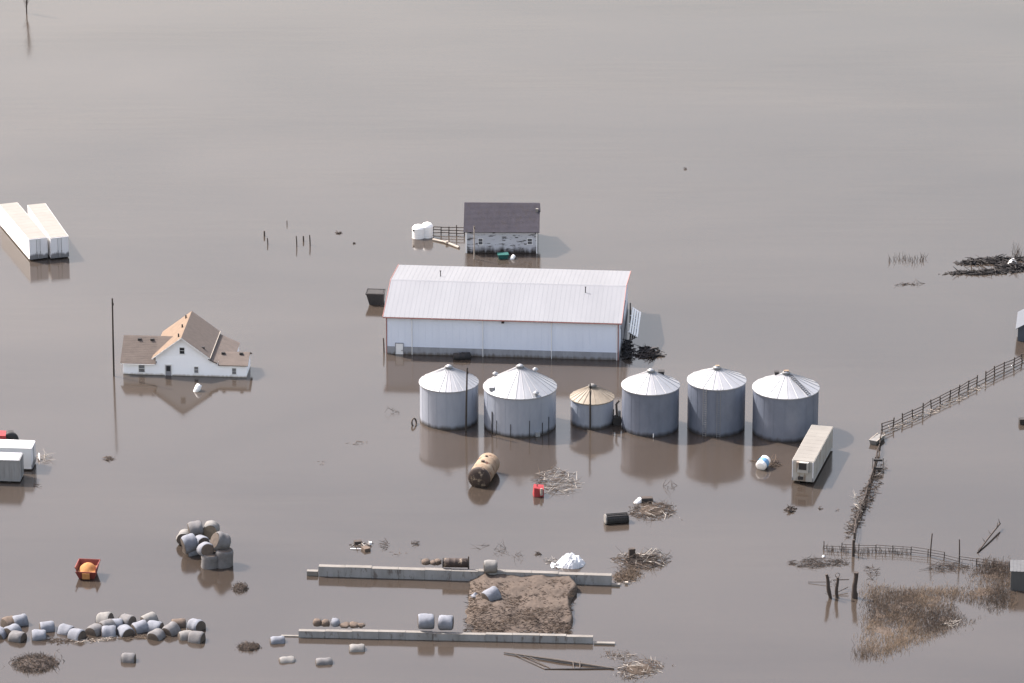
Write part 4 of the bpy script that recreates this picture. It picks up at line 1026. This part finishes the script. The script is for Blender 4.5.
# white tarp heap
def tarp():
    c = P(571, 564); vs, fs = [], []; n = 26
    for i in range(n + 1):
        for j in range(n + 1):
            x, y = -1.75 + 3.5 * i / n, -1.6 + 3.2 * j / n
            q = (x / 1.75) ** 2 + (y / 1.6) ** 2
            z = .8 * max(0, 1 - q ** 1.6) + .6 * noise.turbulence(Vector((x * 1.3, y * 1.3, 3)), 3, True) * (1.2 - q * .6) - .25 * q
            vs.append((x + .15 * noise.noise(Vector((x, y, 5)) * 2), y, z))
    for i in range(n):
        for j in range(n): q = i * (n + 1) + j; fs.append((q, q + n + 1, q + n + 2, q + 1))
    t = empty('white_tarp', c, 0, 'crumpled white tarp heap floating behind the upper wall', 'tarp')
    MB().add(vs, fs, 0, False).build('sheet', 'tarp', t)
    f = MB()
    for k in range(7): f.box((-1.9 + rnd.uniform(-.5, .5), -.8 + rnd.uniform(-.6, .6), .12), (.5, .35, .04), 0, rnd.uniform(0, 3), None, rnd.uniform(-.5, .5), rnd.uniform(-.5, .5))
    f.build('torn_flap', 'tarp', t)
tarp()
c = P(474.5, 596.5, .55); t = MB()
vs = [(x * .95 + .12 * noise.noise(Vector((x * 3, y * 3, 1))), y * 1.1, .25 * noise.noise(Vector((x * 2.2, y * 2.2, 4))) + .12) for x in [i / 8 - .5 for i in range(9)] for y in [j / 8 - .5 for j in range(9)]]
t.add(vs, [(i * 9 + j, (i + 1) * 9 + j, (i + 1) * 9 + j + 1, i * 9 + j + 1) for i in range(8) for j in range(8)], 0, False)
tag(t.build('plastic_scrap', 'bale', None, c, .3), 'bluish plastic scrap beside the dark bale on the mud heap', 'plastic sheet')
# floating scum among the bales
def scum(name, pts, n, label, m='foam'):
    c = P(*pts[0]); mb = MB()
    for i in range(n):
        k = rnd.randrange(len(pts) - 1); f = rnd.random()
        p = P(*pts[k]).lerp(P(*pts[k + 1]), f) - c + Vector((rnd.gauss(0, .3), rnd.gauss(0, .35), rnd.uniform(0, .05)))
        a = rnd.uniform(0, 6.28); mb.twig(p, (math.cos(a), math.sin(a) * .5, rnd.uniform(-.05, .15)), rnd.uniform(.2, .8), rnd.uniform(.015, .05), 0, .2)
    o = mb.build(name, m, None, c); return o
tag(scum('straw_scum', [(48, 640), (58, 641.5), (70, 641)], 120, '', 'straw_brown'), 'brown straw scum in front of the row of adrift bales, left part', 'straw', None, None)
tag(scum('straw_scum', [(70, 640), (80, 640.5), (88, 641), (100, 640), (112, 638.5)], 90, ''), 'pale scum line in front of the adrift bales, beside the rounded bale', 'straw')
tag(scum('straw_scum', [(122, 638), (134, 638), (148, 637)], 60, '', 'straw'), 'tan scum line in front of the middle of the adrift bales', 'straw')

# ------------------------------------------------------------------ sunk gate frame
def sunk_gate():
    c = P(504, 652.5); t = empty('metal_gate', c, 0, 'long grey metal frame tapering to points, lying half sunk below the lower wall', 'gate')
    q = lambda x, y, z=.12: P(x, y, z) - c
    MB().tube([q(504, 652.5), q(560, 660.5, .2), (q(614, 668.5, .1))], [.07, .17, .09], 8).build('top_rail', 'wood', t)
    MB().tube([q(545, 669, .05), q(580, 668.8, .07), q(614, 668.3, .08)], [.05, .09, .08], 8).build('bottom_rail', 'dark', t)
    for (x0, y0, x1, y1) in ((514, 654, 545, 669), (523, 655.5, 545, 666), (529, 656.5, 550, 668)): MB().tube([q(x0, y0), q(x1, y1, .05)], .045, 6).build('brace', 'wood', t)
    for (x0, y0, x1, y1) in ((573, 662, 574, 668.5), (580, 661, 580, 668)): MB().tube([q(x0, y0, .3), q(x1, y1, .05)], .07, 6).build('strut', 'wood', t)
sunk_gate()

def reed_row(px0, py0, px1, py1, n, h, label, m='twig'):
    c = P(px0, py0); mb = MB(); e = P(px1, py1) - c
    for i in range(n):
        p = e * rnd.random() + Vector((rnd.gauss(0, .2), rnd.gauss(0, .5), -.2)); mb.twig(p, (rnd.gauss(0, .12), rnd.gauss(0, .1), 1), h * rnd.uniform(.4, 1), .035)
    tag(mb.build('reed_stalks', m, None, c), label, 'reeds')
# ------------------------------------------------------------------ fences
def fence(name, pts, post_px, h, rails, label, m='wood', jit=.1, rail_r=.05, post_r=.07, group=None):
    c = P(*pts[0]); t = empty(name, c, 0, label, 'fence', group)
    W = [P(*p) - c for p in pts]
    seglen = [(W[i + 1] - W[i]).length for i in range(len(W) - 1)]; tot = sum(seglen)
    def at(d):
        for i, L in enumerate(seglen):
            if d <= L or i == len(seglen) - 1: return W[i].lerp(W[i + 1], d / L)
            d -= L
    n = max(2, int(tot / post_px)); ps = []
    for i in range(n + 1):
        p = at(tot * i / n); hh = h * rnd.uniform(.85, 1.2); ln = Vector((rnd.gauss(0, jit), rnd.gauss(0, jit), 0))
        MB().tube([p + Vector((0, 0, -.8)), p + ln + Vector((0, 0, hh))], [post_r, post_r * .85], 6).build('post', m, t)
        ps.append((p, ln, hh))
    for k in range(rails):
        for i in range(n):
            z = h * (k + .6) / rails
            a = ps[i][0] + ps[i][1] * z / h + Vector((0, 0, z + rnd.uniform(-.06, .06))); b = ps[i + 1][0] + ps[i + 1][1] * z / h + Vector((0, 0, z + rnd.uniform(-.06, .06)))
            if rnd.random() < .93: MB().tube([a, b], rail_r, 5).build('rail', m, t)
    return t
fence('rail_fence', [(1040, 353), (1024, 361.5), (1000, 373), (960, 393), (920, 415), (882.5, 432)], 2.1, 1.25, 3, 'long wooden rail fence running up to the right edge from the fence corner', m='twig', rail_r=.065, post_r=.1)
fence('rail_fence', [(881.5, 436), (877, 460), (868, 490), (860, 515), (853.5, 541)], 2.4, 1.0, 3, 'ragged fence running down from the corner, seen nearly end on', jit=.22, m='twig', rail_r=.065, post_r=.1)
fence('rail_fence', [(824, 550), (853.5, 551.5), (893, 552.5), (930, 556), (960, 563), (1010, 570)], 2.0, 1.0, 3, 'half sunk rail fence along the back of the grassy bank', jit=.06, rail_r=.035, m='twig')
fence('rail_fence', [(433.2, 234.3), (464.5, 235.2)], 1.0, 1.3, 3, 'short dark rail fence between the white tanks and the old house', jit=.02, rail_r=.07, post_r=.09, m='twig')
o = MB().tube([P(433, 239.5, .1) - P(433, 239.5), P(445, 242.0, .15) - P(433, 239.5), P(459, 247.5, .1) - P(433, 239.5)], [.18, .16, .2], 8)
o.box(tuple(P(447, 242.0, .3) - P(433, 239.5)), (.35, .3, .3), 0, .3)
tag(o.build('floating_log', 'pale_wood', None, P(433, 239.5)), 'pale log floating below the rail fence beside the white tanks', 'log')
reed_row(826, 550.5, 908, 553.5, 150, 1.0, 'dark drowned weeds standing along the left half of the half sunk fence')
# straw caught along the long fence
tag(scum('straw_scum', [(884, 433.5), (905, 423), (925, 414.5), (945, 405), (968, 394), (985, 385)], 240, '', 'foam'), 'pale straw line washed up along the long rail fence', 'straw')
heap(866, 500, 12, 70, .35, 230, ['twig', 'wood', 'twig_pale'], 'dark drift of branches caught along the ragged end on fence', rz=-14, rad=(.03, .07), ln=(.5, 1.8), flat=.3, wts=[5, 2, .15])
for (px, py, lb) in ((860, 511, 'bare pale sapling bent over left of the ragged fence'),):
    c = P(px, py); t = empty('bare_sapling', c, 0, lb, 'sapling'); mb = MB()
    mb.tube([(0, 0, -.3), (-.2, 0, .8), (-.7, 0, 1.7), (-.5, .1, 2.3)], [.08, .06, .05, .03], 5); mb.build('trunk', 'twig_pale', t)
    br = MB()
    for i in range(10): br.twig((-.2 - .05 * i, 0, .7 + .14 * i), (rnd.uniform(-1, 1), rnd.uniform(-1, 1), .5), 1.0, .025)
    br.build('branches', 'twig_pale', t)
# capsized white tub and cattle feeder on the fence line
c = P(877, 441.5); t = empty('white_trough', c, R(62), 'white trough tipped against the fence corner', 'trough')
MB().hexa([(-1.2, -.35, -.2), (1.2, -.35, -.2), (1.2, .35, -.2), (-1.2, .35, -.2), (-1.35, -.5, .6), (1.35, -.5, .5), (1.35, .5, .5), (-1.35, .5, .6)]).build('body', 'bale_pale', t)
MB().box((0, -.5, .57), (2.7, .08, .08)).box((0, .5, .57), (2.7, .08, .08)).build('rim', 'pale_wood', t)
c = P(878, 472); t = empty('cattle_feeder', c, R(-3), 'small dark rack of bars just below the white trough', 'rack')
for z, y in ((.5, 0), (1.2, 1.0)): MB().box((0, y, z), (1.1, .3, .25)).build('bar', 'dark', t)
for x in (-.65, .65): MB().tube([(x, -.4, -.5), (x, -.3, .6)], .05, 6).tube([(x, 1.2, -.5), (x, 1.2, 1.4)], .05, 6).build('leg', 'wood', t)
pole(929.8, 557, 533, .09, 'tall thin post left of another on the half sunk fence', 'stake', 'twig', lean=.2, cat='stake', group='stakes standing in the water')
pole(959.5, 562, 539, .09, 'tall thin post at the left edge of the reed bank', 'stake', 'twig', lean=-.1, cat='stake', group='stakes standing in the water')
pole(853.2, 556, 539.5, .2, 'thick dark post where the ragged fence meets the half sunk one', 'stake', 'twig', cat='stake', group='stakes standing in the water')
# knotted fallen pole
c = P(977.5, 553); mb = MB(); d = P(1000, 523.5, .6) - c
mb.tube([(0, 0, .05), d * .5 + Vector((0, 0, .1)), d], [.10, .12, .12], 6)
for f in (.02, .35, .6, .85, .98): p = d * f; mb.twig(p, (rnd.uniform(-.6, .2), .3, 1), .7, .07)
tag(mb.build('fallen_pole', 'twig', None, c), 'knotted dark pole lying slantwise in water above the reed bank', 'pole')
# dark posts of a drowned pen
def spindle(px, py, top, wpx, label, lean):
    s = S(py); h = (py - top) / (s * CP); r = wpx / s / 2; c = P(px, py)
    mb = MB(); pts, rs = [], []
    for i in range(8):
        f = i / 7; pts.append((lean * (f ** 1.4) + .06 * math.sin(f * 9), .04 * math.cos(f * 7), -.8 + (h + .8) * f)); rs.append(r * .62 * (.6 + .7 * rnd.random() + .6 * math.sin(math.pi * min(1, f * .85 + .12))))
    mb.tube(pts, rs, 8)
    for k in range(10): mb.twig(Vector(pts[rnd.randrange(2, 7)]), (rnd.uniform(-1, 1), rnd.uniform(-1, 1), .8), .7, .035)
    tag(mb.build('rotten_stump', 'twig', None, c), label, 'stump', 'rotten stumps by the reed bank')
spindle(830.5, 598, 574, 4.0, 'left leaning rotten stump of three by the reed bank', -.55)
spindle(836.5, 597.5, 577, 4.0, 'middle rotten stump of three, with a cross bar behind', .05)
spindle(854, 597.5, 572, 6.5, 'thick spindle shaped rotten stump of three, nearest to the reed bank', .15)
c = P(838, 590); t = MB().tube([P(833, 580, 1.0) - c, P(849, 579.5, 1.05) - c], .06, 6).tube([P(838, 592, .2) - c, P(848, 587, .4) - c], .05, 6).tube([P(808, 582, .1) - c, P(832, 582, .3) - c], .04, 6)
t.lathe([(.24, -.04), (.3, 0), (.24, .04)], 14, 0, True, Matrix.Translation(P(837.5, 575.0, 1.5) - c) @ Matrix.Rotation(R(90), 4, 'X'))
tag(t.build('broken_gate', 'twig', None, c), 'broken dark gate bars with a ring between the rotten stumps', 'gate')
heap(818, 563, 60, 8, .3, 200, ['twig', 'straw_dark'], 'flat dark mat of drowned weeds left of the rotten stumps', name='weed_mat', cat='weeds', rad=(.015, .04), ln=(.5, 1.8), flat=.25, rz=4, blades=150)
white_drum(822.5, 557.0, 2.6, 2.5, 'tiny white drum behind the flat dark weed mat', R(30))

heap(627.5, 352, 7, 20, 1.3, 60, ['char'], 'black tangle of wreckage along the shaded barn gable end', name='wreckage_heap', rad=(.06, .16), ln=(.6, 1.8), flat=.5)
# ------------------------------------------------------------------ reed bank
def inside(p, poly):
    x, y = p; r_ = False; n = len(poly)
    for i in range(n):
        x1, y1 = poly[i]; x2, y2 = poly[(i + 1) % n]
        if (y1 > y) != (y2 > y) and x < (x2 - x1) * (y - y1) / (y2 - y1) + x1: r_ = not r_
    return r_
poly = [(868, 586), (880, 589), (894, 592), (930, 590), (968, 590), (976, 580), (955, 566), (985, 562), (1012, 565), (1012, 606), (978, 615), (948, 629), (906, 644), (872, 660), (858, 657), (866, 634)]
def reeds():
    gsz = 46; c = P(935, 605); vs, fs = [], []
    mb = MB(); nb = 0
    xs = [p[0] for p in poly]; ys = [p[1] for p in poly]
    tries = 0
    while nb < 19000 and tries < 120000:
        tries += 1
        px, py = rnd.uniform(850, 1018), rnd.uniform(556, 666)
        j = (px + rnd.gauss(0, 5), py + rnd.gauss(0, 3))
        if not inside(j, poly): continue
        q = P(px, py)
        dn = noise.fractal(Vector((q.x * .16, q.y * .12, 1)), 1, 2, 3)
        if rnd.random() > .56 + dn * .6: continue
        if px < 885 and py > 630 and rnd.random() < .55: continue
        tone = noise.fractal(Vector((q.x * .10 + 9, q.y * .07, 5)), 1, 2, 3) + rnd.gauss(0, .22)
        mi = 0 if tone > .08 else (1 if tone > -.30 else 2)
        h = (.28 + .42 * rnd.random()) * (1.15 if mi == 0 else .9)
        a = rnd.uniform(0, 6.28); le = rnd.uniform(.1, .9)
        mb.blade(q - c + Vector((0, 0, -.1)), (math.cos(a) * le + .25, math.sin(a) * le, 1), h, rnd.uniform(.03, .065), mi); nb += 1
    o = mb.build('dead_grass', ['straw', 'straw_brown', 'straw_dark'], None, c); tag(o, 'dead brown and straw coloured grass on the drowned bank', 'grass', kind='stuff')
    # low wet soil the grass grows from
    g = MB(); N = 70; vs, fs = [], []
    for i in range(N + 1):
        for j in range(N + 1):
            px, py = 850 + 170 * i / N, 556 + 110 * j / N
            q = P(px, py); cnt = sum(inside((px + dx, py + dy), poly) for dx, dy in ((0, 0), (5, 0), (-5, 0), (0, 3), (0, -3), (8, 2), (-8, -2)))
            vs.append((q.x, q.y, -.44 + .058 * cnt + .13 * noise.fractal(Vector((q.x * .3, q.y * .3, 0)), 1, 2, 4)))
    for i in range(N):
        for j in range(N):
            q = i * (N + 1) + j; f = (q, q + 1, q + N + 2, q + N + 1)
            if max(vs[k][2] for k in f) > -.02: fs.append(f[::-1])
    g.add(vs, fs, 0, True); tag(g.build('soil_bank', 'mud'), kind='structure')
reeds()
heap(945, 568, 40, 6, .45, 60, ['twig'], 'dark fallen branches in the pond behind the reed bank', rad=(.02, .05), ln=(.8, 2.4), flat=.3, rz=8)
heap(872, 574, 14, 16, .4, 30, ['twig', 'straw_dark'], 'sparse dark twigs at the left tip of the reed bank', rad=(.02, .04), ln=(.5, 1.4), flat=.8)
heap(951, 624, 16, 5, .25, 26, ['twig_pale', 'white_paint' if False else 'twig_pale'], 'pale bleached sticks at the front edge of the reed bank', rad=(.03, .06), ln=(.6, 1.6), flat=.2, rz=30)
c = P(862, 653); mb = MB()
for i in range(60):
    q = P(rnd.gauss(863, 6), rnd.gauss(655, 3)) - c; mb.twig(q + Vector((0, 0, -.1)), (rnd.uniform(-.5, .5), rnd.uniform(-.3, .3), 1), rnd.uniform(.4, 1.1), .025)
tag(mb.build('weed_stalks', 'twig_brown', None, c), 'reddish brown weed stalks at the lower tip of the reed bank', 'weeds')

# ------------------------------------------------------------------ sheds at the right edge
def edge_shed(pa, pb, h, D, rise, label, wallm, roofm, gable=False):
    o, a, L = frame(pa, pb); t = empty('metal_shed', o, a, label, 'shed')
    if gable:
        wl = MB().prism([(0, -1.2), (L, -1.2), (L, h), (L / 2, h + rise), (0, h)], 0, D); ribs_wall(wl, 0, L, 0, -1, h - .1, .4, .03, .08); wl.build('wall', wallm, t)
        r = MB(); sl = rise / (L / 2)
        r.slab([(-.3, -.3, h - .3 * sl + .08), (L / 2, -.3, h + rise + .08), (L / 2, D + .3, h + rise + .08), (-.3, D + .3, h - .3 * sl + .08)], .08)
        r.slab([(L / 2, -.3, h + rise + .08), (L + .3, -.3, h - .3 * sl + .08), (L + .3, D + .3, h - .3 * sl + .08), (L / 2, D + .3, h + rise + .08)], .08); r.build('roof', roofm, t)
    else:
        wl = MB().prismx([(0, -1.2), (D, -1.2), (D, h + rise), (0, h)], 0, L); ribs_wall(wl, 0, L, 0, -1, h - .05, .42, .05, .12); wl.build('wall', wallm, t)
        r = MB().slab([(-.12, -.15, h + .06), (L + .12, -.15, h + .06), (L + .12, D + .15, h + rise + .06), (-.12, D + .15, h + rise + .06)], .07)
        x = .2
        while x < L: r.slab([(x - .05, -.14, h + .09), (x + .05, -.14, h + .09), (x + .05, D + .1, h + rise + .09), (x - .05, D + .1, h + rise + .09)], .04); x += .42
        r.build('roof', roofm, t)
    MB().box((L * .6, -.05, h * .3), (1.0, .06, h * 1.0)).build('door', 'dark', t)
edge_shed((1017.5, 341), (1070, 343.5), 1.9, 6, 2.1, 'small blue grey gabled shed at the right edge beside the rail fence', 'blue_roof', 'blue_roof', True)
edge_shed((1010.3, 590.5), (1060, 592.5), 2.45, 2.9, .12, 'dark corrugated shed with pale roof at the right edge by the reed bank', 'shed_wall', 'shed_wall')
c = P(1023, 423.5); t = empty('dark_crate', c, .1, 'small dark crate floating at the right edge below the rail fence', 'crate')
MB().box((0, 0, .25), (1.0, .8, .9)).build('body', 'dark', t)
for z in (.1, .4, .65): MB().box((0, -.42, z), (1.05, .05, .14)).build('slat', 'twig', t)

# ------------------------------------------------------------------ drift at the right, far
heap(992, 261.5, 74, 5, .55, 230, ['char', 'char'], 'upper dark line of driftwood at the right edge', rz=8, rad=(.06, .17), ln=(.8, 2.4), flat=.05)
heap(985, 272.5, 84, 4, .4, 210, ['char', 'char'], 'lower dark line of driftwood at the right edge', rz=6, rad=(.05, .14), ln=(.6, 2.0), flat=.05)
heap(1012, 268, 30, 6, .6, 100, ['char', 'char'], 'dark driftwood clot joining the two drift lines', rad=(.05, .15), ln=(.8, 2.2), flat=.25)
c = P(1012.5, 266); t = empty('white_sack', c, .3, 'white bulging sack lying among the dark driftwood', 'sack')
MB().lathe([(.2, -.2), (.65, .1), (.7, .4), (.45, .8), (.12, .95), (.2, 1.1)], 14).build('bag', 'plastic_white', t); MB().lathe([(.15, .93), (.17, .96), (.15, 1.0)], 10).build('tie', 'wood', t)
c = P(1018, 259); t = empty('bare_shrub', c, 0, 'bare thin shrub rising from the upper driftwood line', 'shrub'); mb = MB()
for i in range(26): mb.twig((rnd.gauss(0, .4), rnd.gauss(0, .3), 0), (rnd.gauss(0, .35), rnd.gauss(0, .3), 1), rnd.uniform(1.0, 2.6), .03)
mb.build('branches', 'twig', t)
reed_row(888, 261, 925, 260, 60, 1.3, 'row of thin dark reed stalks left of the driftwood')
heap(909, 284.5, 32, 2.5, .2, 40, ['twig'], 'thin flat streak of dark sticks below the reed stalks', rz=9, rad=(.02, .05), ln=(.6, 1.6), flat=.08)
# bare tree standing at the top left
def sapling():
    c = P(26.5, 13); t = empty('bare_tree', c, 0, 'slender bare tree standing alone in water at the top left', 'tree')
    pts = [(0, 0, -.5), (.05, 0, 1.6), (.15, 0, 3.4), (.25, 0, 5.2), (.2, 0, 6.6)]
    MB().tube(pts, [.12, .11, .09, .07, .04], 6).build('trunk', 'twig', t)
    br = MB()
    for i in range(70):
        f = rnd.uniform(.1, 1); z = 6.4 * f; a = rnd.uniform(0, 6.28)
        br.twig((.27 * min(1, f * 1.5), 0, z), (math.cos(a) * .35, math.sin(a) * .35, 1), rnd.uniform(.8, 1.9), .035)
    br.build('crown', 'twig', t)
sapling()
